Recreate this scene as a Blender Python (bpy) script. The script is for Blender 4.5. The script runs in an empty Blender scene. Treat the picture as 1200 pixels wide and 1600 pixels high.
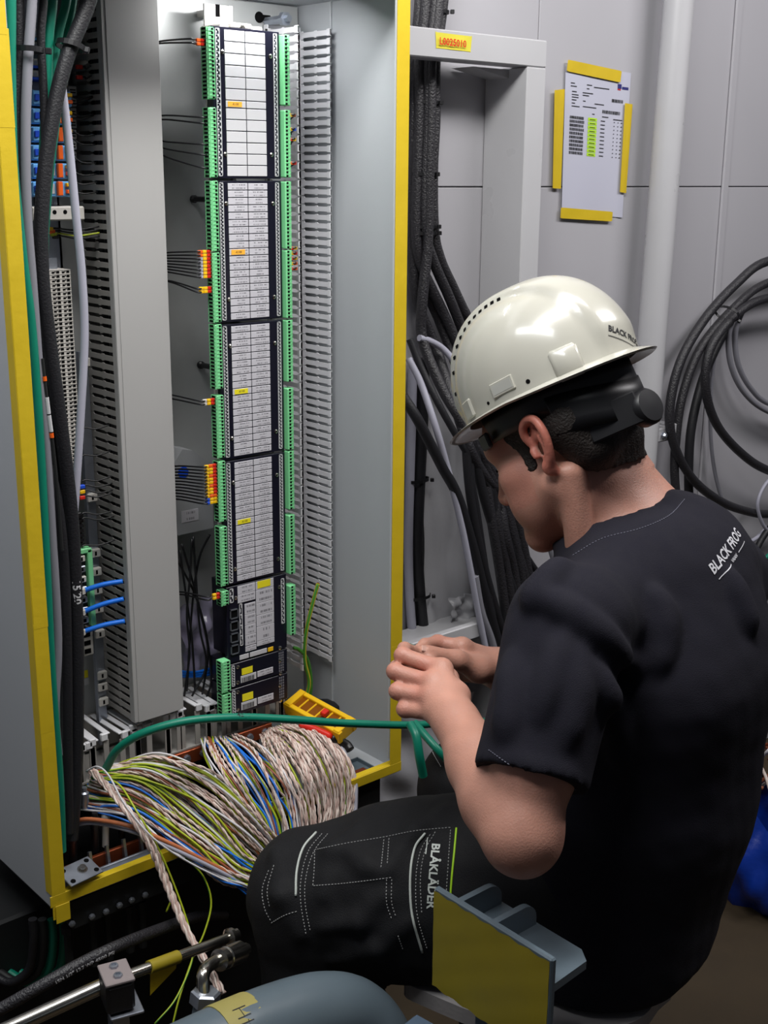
import bpy, bmesh, math, random
import numpy as np
from mathutils import Vector, Matrix
from mathutils.bvhtree import BVHTree

S = bpy.context.scene
COL = S.collection
R_ = random.Random(7)

# ------------------------------------------------------------------ camera
FPX, PITCH, ROLL = 1940.0, math.atan(530 / 1940), math.radians(0.5)
CAM = np.array([-.614, -1.354, 1.50])
_fw = np.array([.657, .754, 0.]); _fw /= np.linalg.norm(_fw)
_rt = np.array([_fw[1], -_fw[0], 0.]); _up = np.array([0, 0, 1.])
AXF = _fw * math.cos(PITCH) - _up * math.sin(PITCH)
_U = _fw * math.sin(PITCH) + _up * math.cos(PITCH)
AXR = _rt * math.cos(ROLL) + _U * math.sin(ROLL)
AXU = _U * math.cos(ROLL) - _rt * math.sin(ROLL)
cd = bpy.data.cameras.new('camera'); cam = bpy.data.objects.new('camera', cd); COL.objects.link(cam)
cd.sensor_fit = 'VERTICAL'; cd.sensor_height = 36.0; cd.lens = FPX / 1600 * 36; cd.clip_start = .05
M = Matrix.Identity(4)
for i in range(3):
    M[i][0], M[i][1], M[i][2], M[i][3] = AXR[i], AXU[i], -AXF[i], CAM[i]
cam.matrix_world = M
S.camera = cam

# ------------------------------------------------------------------ light and exposure
S.view_settings.view_transform = 'Standard'; S.view_settings.look = 'None'
S.view_settings.exposure = 0.0; S.view_settings.gamma = 1.0; S.view_settings.use_curve_mapping = False
W = bpy.data.worlds.new('world'); S.world = W; W.use_nodes = True
W.node_tree.nodes['Background'].inputs[0].default_value = (.80, .85, 1, 1)
W.node_tree.nodes['Background'].inputs[1].default_value = .05

def area(name, loc, target, sx, sy, watts, color=(1, 1, 1)):
    l = bpy.data.lights.new(name, 'AREA'); l.shape = 'RECTANGLE'; l.size = sx; l.size_y = sy
    l.energy = watts; l.color = color
    o = bpy.data.objects.new(name, l); COL.objects.link(o); o.location = loc
    o.rotation_euler = (Vector(target) - Vector(loc)).to_track_quat('-Z', 'Y').to_euler()
    return o
area('left_fill', (.30, -.50, 2.40), (.40, .1, 1.2), 1.2, .25, 24, (1, .98, .95))
area('left_fill', (1.9, -.9, 2.6), (1.6, .2, 1.0), 1.2, .25, 21, (1, .97, .98))
area('left_fill', (-.55, -.35, 2.55), (.4, .1, 1.0), 1.2, .25, 14, (.95, .98, 1))  # fill added at the left to brighten the left-facing walls
area('cabinet_top_fill', (.43, .085, 1.736), (.42, .235, 1.40), .17, .02, .72, (1, 1, 1))  # unseen strip light, added to brighten the top of the plate

# ------------------------------------------------------------------ helpers
def P(x, y, Y=None, X=None, Z=None, c=None):
    """a point of the place from the direction it is seen in and the plane (or distance) it lies at"""
    d = AXR * (x - 600) / FPX + AXU * (800 - y) / FPX + AXF
    if Y is not None: t = (Y - CAM[1]) / d[1]
    elif X is not None: t = (X - CAM[0]) / d[0]
    elif Z is not None: t = (Z - CAM[2]) / d[2]
    else: t = c
    return CAM + d * t

def lin(c):
    return tuple((v / 255 / 12.92) if v / 255 <= .04045 else ((v / 255 + .055) / 1.055) ** 2.4 for v in c)

def pbr(name, rgb, rough=.5, metal=0., var=0., scale=30., bump=0., bscale=200., spec=.5, sub=0., trans=0., stretch=None, coat=0.):
    m = bpy.data.materials.new(name); m.use_nodes = True
    nt = m.node_tree; b = nt.nodes['Principled BSDF']
    c = lin(rgb) if max(rgb) > 1.01 else rgb
    b.inputs['Base Color'].default_value = (*c, 1); b.inputs['Roughness'].default_value = rough
    b.inputs['Metallic'].default_value = metal; b.inputs['Specular IOR Level'].default_value = spec
    if sub: b.inputs['Subsurface Weight'].default_value = sub; b.inputs['Subsurface Radius'].default_value = (.012, .005, .003); b.inputs['Subsurface Scale'].default_value = .6
    if trans: b.inputs['Transmission Weight'].default_value = trans
    if coat: b.inputs['Coat Weight'].default_value = coat; b.inputs['Coat Roughness'].default_value = .05
    tc = nt.nodes.new('ShaderNodeTexCoord'); co = tc.outputs['Object']
    if stretch:
        mp = nt.nodes.new('ShaderNodeMapping'); mp.inputs['Scale'].default_value = stretch
        nt.links.new(co, mp.inputs['Vector']); co = mp.outputs[0]
    if var:
        n = nt.nodes.new('ShaderNodeTexNoise'); n.inputs['Scale'].default_value = scale; n.inputs['Detail'].default_value = 4
        nt.links.new(co, n.inputs['Vector'])
        mx = nt.nodes.new('ShaderNodeMix'); mx.data_type = 'RGBA'
        mx.inputs[6].default_value = (*[max(0, v * (1 - var)) for v in c], 1)
        mx.inputs[7].default_value = (*[min(1, v * (1 + var)) for v in c], 1)
        nt.links.new(n.outputs['Fac'], mx.inputs[0]); nt.links.new(mx.outputs[2], b.inputs['Base Color'])
        rr = nt.nodes.new('ShaderNodeMapRange'); rr.inputs[3].default_value = max(.03, rough - .1); rr.inputs[4].default_value = min(1, rough + .1)
        nt.links.new(n.outputs['Fac'], rr.inputs[0]); nt.links.new(rr.outputs[0], b.inputs['Roughness'])
    if bump:
        n2 = nt.nodes.new('ShaderNodeTexNoise'); n2.inputs['Scale'].default_value = bscale; n2.inputs['Detail'].default_value = 3
        nt.links.new(co, n2.inputs['Vector'])
        bp = nt.nodes.new('ShaderNodeBump'); bp.inputs['Strength'].default_value = bump; bp.inputs['Distance'].default_value = .002
        nt.links.new(n2.outputs['Fac'], bp.inputs['Height']); nt.links.new(bp.outputs[0], b.inputs['Normal'])
    return m

def catmull(pts, n=8):
    p = [np.array(q, float) for q in pts]
    if len(p) < 3:
        return [p[0] + (p[-1] - p[0]) * i / n for i in range(n + 1)]
    p = [2 * p[0] - p[1]] + p + [2 * p[-1] - p[-2]]
    out = []
    for i in range(1, len(p) - 2):
        a, b, c, d = p[i - 1:i + 3]
        for k in range(n):
            t = k / n
            out.append(.5 * (2 * b + (c - a) * t + (2 * a - 5 * b + 4 * c - d) * t * t + (3 * b - a - 3 * c + d) * t ** 3))
    out.append(p[-2]); return out

def frames(pts):
    pts = np.array(pts); n = len(pts)
    tan = np.gradient(pts, axis=0); tan /= np.linalg.norm(tan, axis=1)[:, None] + 1e-12
    a = np.array([0, 0, 1.]) if abs(tan[0][2]) < .9 else np.array([1., 0, 0])
    u = np.cross(tan[0], a); u /= np.linalg.norm(u); us = [u]
    for i in range(1, n):
        u = us[-1] - tan[i] * np.dot(us[-1], tan[i]); u /= np.linalg.norm(u) + 1e-12; us.append(u)
    us = np.array(us); return pts, tan, us, np.cross(tan, us)

class MB:
    def __init__(s): s.v = []; s.f = []; s.m = []
    def add(s, verts, faces, mi=0):
        b = len(s.v); s.v.extend([tuple(map(float, q)) for q in verts])
        s.f.extend([tuple(b + i for i in f) for f in faces]); s.m.extend([mi] * len(faces)); return s
    def obox(s, c, ax, hs, ch=0., mi=0):
        """box at c, axes ax (three vectors), half sizes hs, chamfer ch"""
        c = np.array(c, float); A = [np.array(a, float) / np.linalg.norm(a) for a in ax]
        if ch <= 0:
            vs = [c + sum(A[k] * hs[k] * sg[k] for k in range(3)) for sg in [(-1,-1,-1),(1,-1,-1),(1,1,-1),(-1,1,-1),(-1,-1,1),(1,-1,1),(1,1,1),(-1,1,1)]]
            return s.add(vs, [(0,3,2,1),(4,5,6,7),(0,1,5,4),(1,2,6,5),(2,3,7,6),(3,0,4,7)], mi)
        vs = []; idx = {}
        for sx in (-1, 1):
            for sy in (-1, 1):
                for sz in (-1, 1):
                    for k in range(3):
                        sg = (sx, sy, sz); d = [hs[j] - (ch if j != k else 0) for j in range(3)]
                        idx[(sx, sy, sz, k)] = len(vs); vs.append(c + sum(A[j] * d[j] * sg[j] for j in range(3)))
        fs = []
        for k in range(3):
            i, j = [q for q in range(3) if q != k]
            for sg in (-1, 1):
                loop = []
                for (a, b) in ((-1,-1),(1,-1),(1,1),(-1,1)):
                    t = [0, 0, 0]; t[k] = sg; t[i] = a; t[j] = b; loop.append(idx[(*t, k)])
                flip = (sg > 0) != (k == 1); fs.append(tuple(loop if flip else loop[::-1]))
            for a in (-1, 1):
                for b in (-1, 1):
                    e = []
                    for sg in (-1, 1):
                        t = [0, 0, 0]; t[k] = sg; t[i] = a; t[j] = b; e.append((idx[(*t, i)], idx[(*t, j)]))
                    q = (e[0][0], e[0][1], e[1][1], e[1][0]); fs.append(q)
        for sx in (-1, 1):
            for sy in (-1, 1):
                for sz in (-1, 1): fs.append((idx[(sx,sy,sz,0)], idx[(sx,sy,sz,1)], idx[(sx,sy,sz,2)]))
        return s.add(vs, fs, mi)
    def box(s, x0, x1, y0, y1, z0, z1, ch=0., mi=0):
        return s.obox(((x0+x1)/2, (y0+y1)/2, (z0+z1)/2), ((1,0,0),(0,1,0),(0,0,1)), (abs(x1-x0)/2, abs(y1-y0)/2, abs(z1-z0)/2), ch, mi)
    def tube(s, pts, r, n=8, mi=0, cap=True):
        p, t, u, w = frames(pts); m = len(p)
        rr = np.full(m, r) if np.isscalar(r) else np.array(r)
        a = np.arange(n) * 2 * math.pi / n
        vs = (p[:, None, :] + rr[:, None, None] * (np.cos(a)[None, :, None] * u[:, None, :] + np.sin(a)[None, :, None] * w[:, None, :])).reshape(-1, 3)
        fs = [(i*n+j, i*n+(j+1)%n, (i+1)*n+(j+1)%n, (i+1)*n+j) for i in range(m-1) for j in range(n)]
        if cap: fs += [tuple(range(n))[::-1], tuple((m-1)*n+j for j in range(n))]
        return s.add(vs, fs, mi)
    def lathe(s, prof, o, axis, n=16, mi=0):
        """prof: (radius, height along axis)"""
        ax = np.array(axis, float); ax /= np.linalg.norm(ax)
        a = np.array([0,0,1.]) if abs(ax[2]) < .9 else np.array([1.,0,0])
        u = np.cross(ax, a); u /= np.linalg.norm(u); w = np.cross(ax, u); o = np.array(o, float); vs = []
        for r, h in prof:
            for j in range(n):
                t = 2*math.pi*j/n; vs.append(o + ax*h + r*(math.cos(t)*u + math.sin(t)*w))
        m = len(prof)
        fs = [(i*n+j, i*n+(j+1)%n, (i+1)*n+(j+1)%n, (i+1)*n+j) for i in range(m-1) for j in range(n)]
        fs += [tuple(range(n))[::-1], tuple((m-1)*n+j for j in range(n))]
        return s.add(vs, fs, mi)
    def prism(s, poly, d, mi=0):
        poly = [np.array(q, float) for q in poly]; d = np.array(d, float); n = len(poly)
        vs = poly + [q + d for q in poly]
        fs = [tuple(range(n))[::-1], tuple(range(n, 2*n))] + [(i, (i+1)%n, n+(i+1)%n, n+i) for i in range(n)]
        return s.add(vs, fs, mi)
    def quad(s, a, b, c, d, mi=0): return s.add([a, b, c, d], [(0, 1, 2, 3)], mi)
    def grid(s, fn, nu, nv, mi=0):
        vs = [fn(i/nu, j/nv) for i in range(nu+1) for j in range(nv+1)]
        fs = [(i*(nv+1)+j, (i+1)*(nv+1)+j, (i+1)*(nv+1)+j+1, i*(nv+1)+j+1) for i in range(nu) for j in range(nv)]
        return s.add(vs, fs, mi)
    def text(s, string, size, fn, mi=0, bold=0.):
        """flat lettering: fn(u, v) gives the place of each letter point"""
        cu = bpy.data.curves.new('t', 'FONT'); cu.body = string; cu.size = size; cu.align_x = 'CENTER'; cu.align_y = 'CENTER'
        cu.resolution_u = 2; cu.offset = bold
        o = bpy.data.objects.new('t', cu); COL.objects.link(o)
        me = o.to_mesh(); vs = [fn(v.co.x, v.co.y) for v in me.vertices]; fs = [tuple(p.vertices) for p in me.polygons]
        o.to_mesh_clear(); bpy.data.objects.remove(o); bpy.data.curves.remove(cu)
        return s.add(vs, fs, mi)
    def build(s, name, mat, parent=None, smooth=False, fix=True):
        me = bpy.data.meshes.new(name); v = np.array(s.v)
        if parent is None: org = np.array([(v[:,0].min()+v[:,0].max())/2, (v[:,1].min()+v[:,1].max())/2, v[:,2].min()])
        else:
            org = np.zeros(3); q = parent
            while q is not None: org += np.array(q.location); q = q.parent
        me.from_pydata([tuple(q) for q in v - org], [], s.f)
        for m in (mat if isinstance(mat, (list, tuple)) else [mat]): me.materials.append(m)
        if any(s.m): me.polygons.foreach_set('material_index', s.m)
        if fix:
            bm = bmesh.new(); bm.from_mesh(me); bmesh.ops.recalc_face_normals(bm, faces=bm.faces); bm.to_mesh(me); bm.free()
        if smooth:
            me.polygons.foreach_set('use_smooth', [True]*len(me.polygons))
            if smooth is not True: me.set_sharp_from_angle(angle=math.radians(smooth))
        me.update()
        o = bpy.data.objects.new(name, me); COL.objects.link(o)
        if parent is not None: o.parent = parent
        else: o.location = org
        return o

def tag(o, label=None, cat=None, group=None, kind=None):
    for k, v in (('label', label), ('category', cat), ('group', group), ('kind', kind)):
        if v: o[k] = v
    return o
def thing(name, label, cat, loc, group=None):
    o = bpy.data.objects.new(name, None); COL.objects.link(o); o.location = tuple(map(float, loc)); o.empty_display_size = .02
    return tag(o, label, cat, group)
def struct(name, mb, mat, **k): return tag(mb.build(name, mat, **k), kind='structure')
def linked(src, name, parent, loc):
    """another object on the same mesh data"""
    o = bpy.data.objects.new(name, src.data); COL.objects.link(o); o.parent = parent; o.location = loc; return o

X_, Y_, Z_ = np.eye(3)
# ------------------------------------------------------------------ materials
M_wall = pbr('white_painted_steel', (176, 175, 180), .38, var=.03, scale=4)
M_wall2 = pbr('white_gloss_paint', (186, 186, 189), .3, var=.03, scale=9)
M_floor = pbr('brown_worn_floor', (62, 50, 32), .75, var=.35, scale=9, bump=.3, bscale=60)
M_cab = pbr('light_grey_powder_coat', (178, 182, 186), .42, var=.03, scale=6, bump=.06, bscale=700)
M_plate = pbr('galvanised_plate', (176, 178, 178), .36, metal=.3, var=.16, scale=14)
M_tape = pbr('yellow_masking_tape', (205, 176, 22), .6, var=.1, scale=25, bump=.15, bscale=90)
M_duct = pbr('grey_duct_plastic', (165, 164, 163), .5, var=.02, scale=5)
M_ductd = pbr('shade_toned_duct_plastic', (150, 147, 143), .5)  # same plastic as the cover, darkened for the shade on the walls
M_ductl = pbr('pale_duct_plastic', (222, 222, 226), .35)
M_black = pbr('black_plastic', (22, 22, 25), .42)
M_blk2 = pbr('black_gloss_board', (20, 20, 34), .3)
M_rub = pbr('black_cable_rubber', (27, 27, 31), .5, bump=.35, bscale=420)
M_braid = pbr('black_braided_sleeve', (38, 37, 41), .42, bump=.9, bscale=330, spec=.6)
M_gcab = pbr('grey_cable_sheath', (128, 128, 136), .45)
M_lgcab = pbr('light_grey_cable_sheath', (166, 166, 180), .45)
M_teal = pbr('teal_cable_sheath', (8, 122, 98), .42, var=.12, scale=20)
M_green = pbr('green_terminal_plastic', (128, 212, 150), .4)
M_greend = pbr('green_terminal_front', (160, 232, 184), .4)
M_white = pbr('white_print', (196, 196, 199), .5)
M_label = None
M_yel = pbr('yellow_label', (236, 222, 36), .5)
M_ora = pbr('amber_label', (246, 178, 60), .5)
M_ink = pbr('black_ink', (28, 28, 32), .6)
M_red = pbr('red_plastic', (214, 40, 26), .4)
M_yelp = pbr('yellow_plastic', (240, 190, 20), .4)
M_orap = pbr('orange_plastic', (240, 100, 26), .4)
M_blue = pbr('blue_device_plastic', (112, 182, 244), .4)
M_blued = pbr('royal_blue_plastic', (24, 78, 210), .4)
M_bluec = pbr('bright_blue_cable', (20, 110, 220), .4)
M_steel = pbr('stainless_steel', (190, 186, 178), .22, metal=1., var=.08, scale=40)
M_zinc = pbr('zinc_plated_steel', (168, 174, 186), .35, metal=.85, var=.1, scale=60)
M_cu = pbr('copper_bar', (150, 74, 44), .38, metal=.7, var=.15, scale=25)
M_term = pbr('pale_terminal_plastic', (196, 192, 186), .5)
M_hole = pbr('dark_hole', (8, 8, 9), .9, spec=.1)
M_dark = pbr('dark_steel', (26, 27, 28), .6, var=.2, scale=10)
M_pgrey = pbr('blue_grey_paint', (92, 105, 114), .38, var=.08, scale=12, bump=.1, bscale=60)
M_olive = pbr('olive_yellow_tape', (146, 130, 26), .55, var=.14, scale=16, bump=.1, bscale=60)
M_beige = pbr('beige_core_wire', (226, 210, 200), .5, var=.1, scale=300)
M_beige2 = pbr('pink_beige_core_wire', (196, 168, 158), .5)
M_white_w = pbr('white_core_wire', (214, 212, 216), .45)
M_yg = pbr('yellow_green_core_wire', (172, 186, 40), .45)
M_ygg = pbr('green_core_stripe', (60, 130, 40), .45)
M_blue_w = pbr('blue_core_wire', (30, 116, 220), .45)
M_brown_w = pbr('brown_core_wire', (150, 84, 56), .45)

def make_label_material():
    m = bpy.data.materials.new('printed_label'); m.use_nodes = True; nt = m.node_tree; b = nt.nodes['Principled BSDF']
    b.inputs['Roughness'].default_value = .55
    tc = nt.nodes.new('ShaderNodeTexCoord'); oi = nt.nodes.new('ShaderNodeObjectInfo')
    sp = nt.nodes.new('ShaderNodeSeparateXYZ'); nt.links.new(tc.outputs['Generated'], sp.inputs[0])
    def mth(op, a, bb=None, c=None):
        n = nt.nodes.new('ShaderNodeMath'); n.operation = op
        for i, q in enumerate((a, bb, c)):
            if q is None: continue
            if isinstance(q, (int, float)): n.inputs[i].default_value = q
            else: nt.links.new(q, n.inputs[i])
        return n.outputs[0]
    x, z, rnd = sp.outputs[0], sp.outputs[2], oi.outputs['Random']
    line = mth('FLOOR', mth('MULTIPLY', z, 2.0))
    cb = nt.nodes.new('ShaderNodeCombineXYZ')
    nt.links.new(mth('MULTIPLY', x, 26.0), cb.inputs[0]); nt.links.new(mth('MULTIPLY', line, 7.3), cb.inputs[1]); nt.links.new(mth('MULTIPLY', rnd, 91.0), cb.inputs[2])
    no = nt.nodes.new('ShaderNodeTexNoise'); no.inputs['Scale'].default_value = 1.; no.inputs['Detail'].default_value = 1
    nt.links.new(cb.outputs[0], no.inputs['Vector'])
    ink = mth('GREATER_THAN', no.outputs['Fac'], .47)
    fz = mth('FRACT', mth('MULTIPLY', z, 2.0))
    band = mth('MULTIPLY', mth('GREATER_THAN', fz, .3), mth('LESS_THAN', fz, .68))
    half = mth('ADD', .18, mth('MULTIPLY', rnd, .2))
    mid = mth('LESS_THAN', mth('ABSOLUTE', mth('SUBTRACT', x, .55)), half)
    fac = mth('MULTIPLY', mth('MULTIPLY', mth('MULTIPLY', ink, band), mid), .62)
    mx = nt.nodes.new('ShaderNodeMix'); mx.data_type = 'RGBA'
    mx.inputs[6].default_value = (*lin((194, 192, 199)), 1); mx.inputs[7].default_value = (*lin((40, 40, 50)), 1)
    nt.links.new(fac, mx.inputs[0]); nt.links.new(mx.outputs[2], b.inputs['Base Color'])
    return m
M_label = make_label_material()
# ================================================================== the setting
WALLY = .33
mb = MB(); mb.box(-3, 4.2, -4, WALLY + .1, -.06, 0); struct('floor', mb, M_floor)
# the wall behind: steel panels with open joints
wb = MB(); wb.box(-2.5, 4.2, WALLY + .02, WALLY + .08, 0, 2.9); wall = struct('wall_back', wb, M_dark)
seam = P(925, 292, Y=WALLY)[2]
xs = [-2.5, -.6, .35, P(843, 20, Y=WALLY)[0], P(1152, 100, Y=WALLY)[0], 3.1, 4.2]
for a, b in zip(xs[:-1], xs[1:]):
    for z0, z1 in ((.0, seam), (seam, 2.9)):
        m_ = MB(); m_.box(a + .0012, b - .0012, WALLY, WALLY + .02, z0 + .001, z1 - .001, .0012); m_.build('panel', M_wall, wall)
# cover strip on the joint and the little rivets at the seam
sx = P(1146, 100, Y=WALLY)[0]
m_ = MB(); m_.box(sx - .012, sx + .012, WALLY - .006, WALLY + .001, 0, 2.9, .003); struct('trim_1', m_, M_wall)
for px in (978, 1060):
    q = P(px, 284, Y=WALLY)
    for dz in (0, -.018):
        r_ = MB(); r_.lathe([(.0025, 0), (.0025, .002), (.001, .003)], q + Z_ * dz, -Y_, 8); r_.build('rivet', M_wall2, wall)
# a skirting of the same steel
m_ = MB(); m_.box(-2.5, 4.2, WALLY - .012, WALLY, 0, .1, .003); struct('baseboard_back', m_, M_wall)

# the pipe on the wall
pt, pb = P(1064, -40, Y=.275), P(1008, 660, Y=.275)
ax = (pb - pt) / np.linalg.norm(pb - pt)
pipe = thing('wall_pipe', 'white painted vertical pipe running down the wall right of the taped paper', 'pipe', (pb[0], .275, .02))
e = MB(); e.tube([pt - ax * .5, pt, pb, pb + ax * ((pb[2] - .03) / -ax[2])], .031, 24, cap=True); e.build('pipe_tube', M_wall2, pipe, smooth=60)
br = P(1020, 676, Y=.3)
e = MB(); e.obox(br, (X_, Y_, Z_), (.022, .03, .016), .003); e.build('pipe_bracket', M_wall2, pipe)
for dx in (.008, .020):
    e = MB(); e.obox(br + np.array([dx + .012, -.01, .004]), (X_, Y_, Z_), (.002, .028, .018), .001); e.build('bracket_fin', M_wall2, pipe)
e = MB(); e.lathe([(.007, 0), (.007, .006), (.004, .010)], br + np.array([-.004, -.03, 0]), -Y_, 6); e.build('bolt', M_zinc, pipe)

# white steel frame round the cable drop
fy0, fy1 = .225, .27
zt = P(750, 52, Y=fy0)[2]; zb = P(750, 97, Y=fy0)[2]
xL = P(640, 60, Y=fy0)[0] - .12; xR = P(850, 200, Y=fy0)[0]; xI = P(821, 200, Y=fy0)[0]
fr = thing('cable_gantry', 'white painted steel gantry with header and post beside the cabinet', 'frame', ((xL + xR) / 2, fy0, .02))
e = MB(); e.box(xL, xR, fy0, fy1, zb, zt, .002); e.build('header', M_wall2, fr)
e = MB(); e.box(xI, xR, fy0, WALLY - .001, .02, zb - .0005, .002); e.build('post', M_wall2, fr)
e = MB(); e.prism([(xI - .09, fy1, zb - .003), (xI, fy1, zb - .003), (xI, fy1, zb - .018)], (0, .055, 0)); e.build('corner_gusset', M_wall2, fr)
# tape with red handwriting on the header
def tape_strip(pts, Y, label, mat=M_tape, name='tape_strip', wob=.0004, group=None):
    q = [P(x, y, Y=Y) for x, y in pts]; m_ = MB()
    def fn(u, v):
        a = q[0] + (q[1] - q[0]) * u; b = q[3] + (q[2] - q[3]) * u
        o = a + (b - a) * v
        o = o + np.array([0, -.0006 - wob * (.5 + .5 * math.sin(u * 9 + v * 3)), 0])
        if u in (0, 1): o = o + Z_ * .0012 * math.sin(v * 23 + Y * 90)
        return o
    m_.grid(fn, 30, 6); return m_, label, mat, name, group
hm, lab, mt, nm, g = tape_strip([(680, 50), (737, 57), (735, 81), (681, 75)], fy0, '')
tp = thing('tape_label', 'yellow tape with red handwritten code stuck on the white header', 'tape', P(708, 80, Y=fy0 - .001))
hm.build('tape_backing', pbr('pale_yellow_tape', (216, 206, 62), .55, var=.06), tp)
o0 = P(708, 67, Y=fy0 - .004); ux = np.array([1, 0, -.02])
e = MB(); e.text('L0025010', .0155, lambda u, v: o0 + ux * u + Z_ * v, bold=.0003); tx = e.build('lettering', M_red, tp)

# the paper on the wall and its four tapes
pa = thing('paper_sheet', 'printed white sheet with barcodes and green marks taped to the wall', 'paper', P(920, 338, Y=WALLY - .002))
c4 = [P(x, y, Y=WALLY - .004) for x, y in ((884, 100), (986, 114), (973, 340), (876, 332))]
def onp(u, v, d=0.):
    a = c4[0] + (c4[1] - c4[0]) * u; b = c4[3] + (c4[2] - c4[3]) * u
    return a + (b - a) * v + np.array([0, -.003 * math.sin(u * 5 + 1) * v - d, 0])
M_paper = pbr('white_paper', (186, 187, 202), .7)
e = MB(); e.grid(onp, 10, 12); e.build('sheet', M_paper, pa, smooth=True)
ink = MB(); gr = MB()
def bar(mb, u0, u1, v0, v1, d=.0006): mb.quad(onp(u0, v0, d), onp(u1, v0, d), onp(u1, v1, d), onp(u0, v1, d))
rr = random.Random(3)
for r in range(10):
    v0 = .335 + r * .0265
    u = .08
    while u < .29:
        w = rr.choice((.006, .009, .014)); bar(ink, u, u + w, v0, v0 + .019); u += w + rr.choice((.004, .006))
    bar(gr, .36, .50, v0 - .001, v0 + .021)
    for a, b in ((.385, .475), (.56, .63), (.77, .785), (.83, .845), (.88, .9)): bar(ink, a, b, v0 + .009, v0 + .014, .0009)
for (a, b, v) in ((.08,.14,.115),(.08,.17,.135),(.32,.4,.115),(.43,.67,.125),(.32,.36,.14),(.1,.17,.17),(.1,.2,.19),(.26,.42,.17),(.26,.36,.187),(.1,.2,.207),(.1,.17,.225),(.27,.31,.225),(.45,.6,.235),(.1,.15,.247),(.1,.22,.267),(.27,.48,.262),(.42,.46,.305),(.58,.68,.315),(.76,.9,.325),(.05,.3,.975),(.4,.62,.975),(.66,.75,.975)):
    bar(ink, a, b, v, v + .006)
for (u0, u1, v) in ((.72, .90, .19), (.58, .86, .272)):
    u = u0
    while u < u1:
        w = rr.choice((.006, .009, .012)); bar(ink, u, u + w, v, v + .022); u += w + rr.choice((.004, .007))
tag(ink.build('printing', M_ink, pa), kind='stuff'); tag(gr.build('highlighter_marks', pbr('green_highlight', (176, 222, 40), .6), pa), kind='stuff')
lg = MB(); bar(lg, .80, .86, .085, .115); bar(lg, .87, .97, .10, .118); lgo = lg.build('logo_print', pbr('navy_print', (40, 42, 110), .5), pa); tag(lgo, kind='stuff')
lg = MB(); bar(lg, .80, .85, .117, .126); lg.build('logo_print', pbr('red_print', (190, 40, 50), .5), pa)
for pts, w in (([(887, 93), (971, 111), (969, 129), (885, 111)], 'along the top edge of the paper on the wall'),
               ([(866, 141), (882, 139), (876, 295), (863, 294)], 'down the left edge of the paper on the wall'),
               ([(976, 161), (988, 163), (978, 302), (968, 300)], 'down the right edge of the paper on the wall'),
               ([(876, 324), (957, 331), (956, 346), (875, 341)], 'along the bottom edge of the paper on the wall')):
    m_, lab, mt, nm, g = tape_strip(pts, WALLY - .0065, '')
    tag(m_.build('tape_strip', M_tape), 'strip of yellow tape ' + w, 'tape', 'tapes holding the paper')
# ================================================================== the cabinet
CB, CT, CW, CDp = .57, 1.93, .603, .25
cab = thing('electrical_cabinet', 'grey open wall cabinet with yellow taped edges full of wiring', 'cabinet', (.3, .12, CB))
e = MB(); e.box(0, .002, 0, CDp, CB, CT); e.box(.002, .018, 0, .0018, CB + .014, CT - .02); e.build('side_panel', M_cab, cab)
# right side: front flange, wall with a fold near the back
e = MB(); e.box(CW - .002, CW, 0, CDp, CB, CT); e.box(CW - .024, CW - .002, 0, .0018, CB + .03, CT - .03)
e.box(CW - .006, CW - .002, .165, CDp, CB + .0, CT, .0008); e.build('side_panel', M_cab, cab)
e = MB(); e.box(.002, CW - .002, .002, CDp, CT - .19, CT - .188); e.box(0, CW, 0, CDp, CT - .002, CT); e.box(.002, CW-.002, 0, .0018, CT - .19, CT - .002); e.build('top_panel', M_cab, cab)
e = MB(); e.box(.002, CW - .002, 0, CDp, CB, CB + .002); e.box(.002, CW - .002, 0, .0018, CB, CB + .016); e.build('bottom_panel', M_cab, cab)
e = MB(); e.box(.002, CW - .006, CDp - .002, CDp, CB, CT); e.build('back_panel', M_cab, cab)
PY = .235
e = MB(); e.box(.02, CW - .012, PY, PY + .003, CB + .06, CT - .192, .001); mp_ = e.build('mounting_plate', M_plate, cab)
# slot and fixings at the plate's upper right corner
q = P(405, 27, Y=PY)
e = MB(); e.lathe([(.008, 0), (.008, .0006)], q, -Y_, 14); e.box(q[0], q[0] + .02, PY - .0007, PY, q[2] - .004, q[2] + .004); e.build('keyhole_slot', M_hole, cab)
q = P(442, 30, Y=.19)
e = MB(); e.lathe([(.006, -.04), (.006, 0), (.010, 0), (.010, .008), (.005, .008), (.005, .016)], q, -Y_, 6); e.build('corner_bolt', M_zinc, cab)
# yellow tape on the edges: torn lengths
def edge_tape(x0, x1, y0, y1, z0, z1, axis, n, seed):
    r = random.Random(seed); cuts = [0] + sorted(r.uniform(.08, .92) for _ in range(n - 1)) + [1]
    for a, b in zip(cuts[:-1], cuts[1:]):
        t = MB(); g = .0008; j = r.uniform(-.0016, .0016)
        if axis == 'z': t.box(x0 + j, x1 + j, y0 - abs(j) * .4, y1, z0 + (z1 - z0) * a - .004, z0 + (z1 - z0) * b + .003, .0005)
        else: t.box(x0 + (x1 - x0) * a - .004, x0 + (x1 - x0) * b + .003, y0 - abs(j) * .4, y1, z0 + j, z1 + j, .0005)
        t.build('masking_tape', M_tape, cab)
edge_tape(-.0012, .018, -.0014, -.0001, CB - .012, CT, 'z', 5, 1)
edge_tape(CW - .022, CW + .0012, -.0014, -.0001, CB + .012, CT, 'z', 5, 2)
edge_tape(0, CW, -.0014, -.0001, CB + .003, CB + .019, 'x', 4, 3)
t = MB(); t.box(-.0012, 0, -.001, .016, CB + .02, CT); t.box(CW, CW + .001, -.001, .006, CB + .02, CT); t.build('masking_tape', M_tape, cab)
t = MB(); t.box(.001, CW - .001, .0, .012, CB + .0165, CB + .0175); t.build('masking_tape', M_tape, cab)
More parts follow.
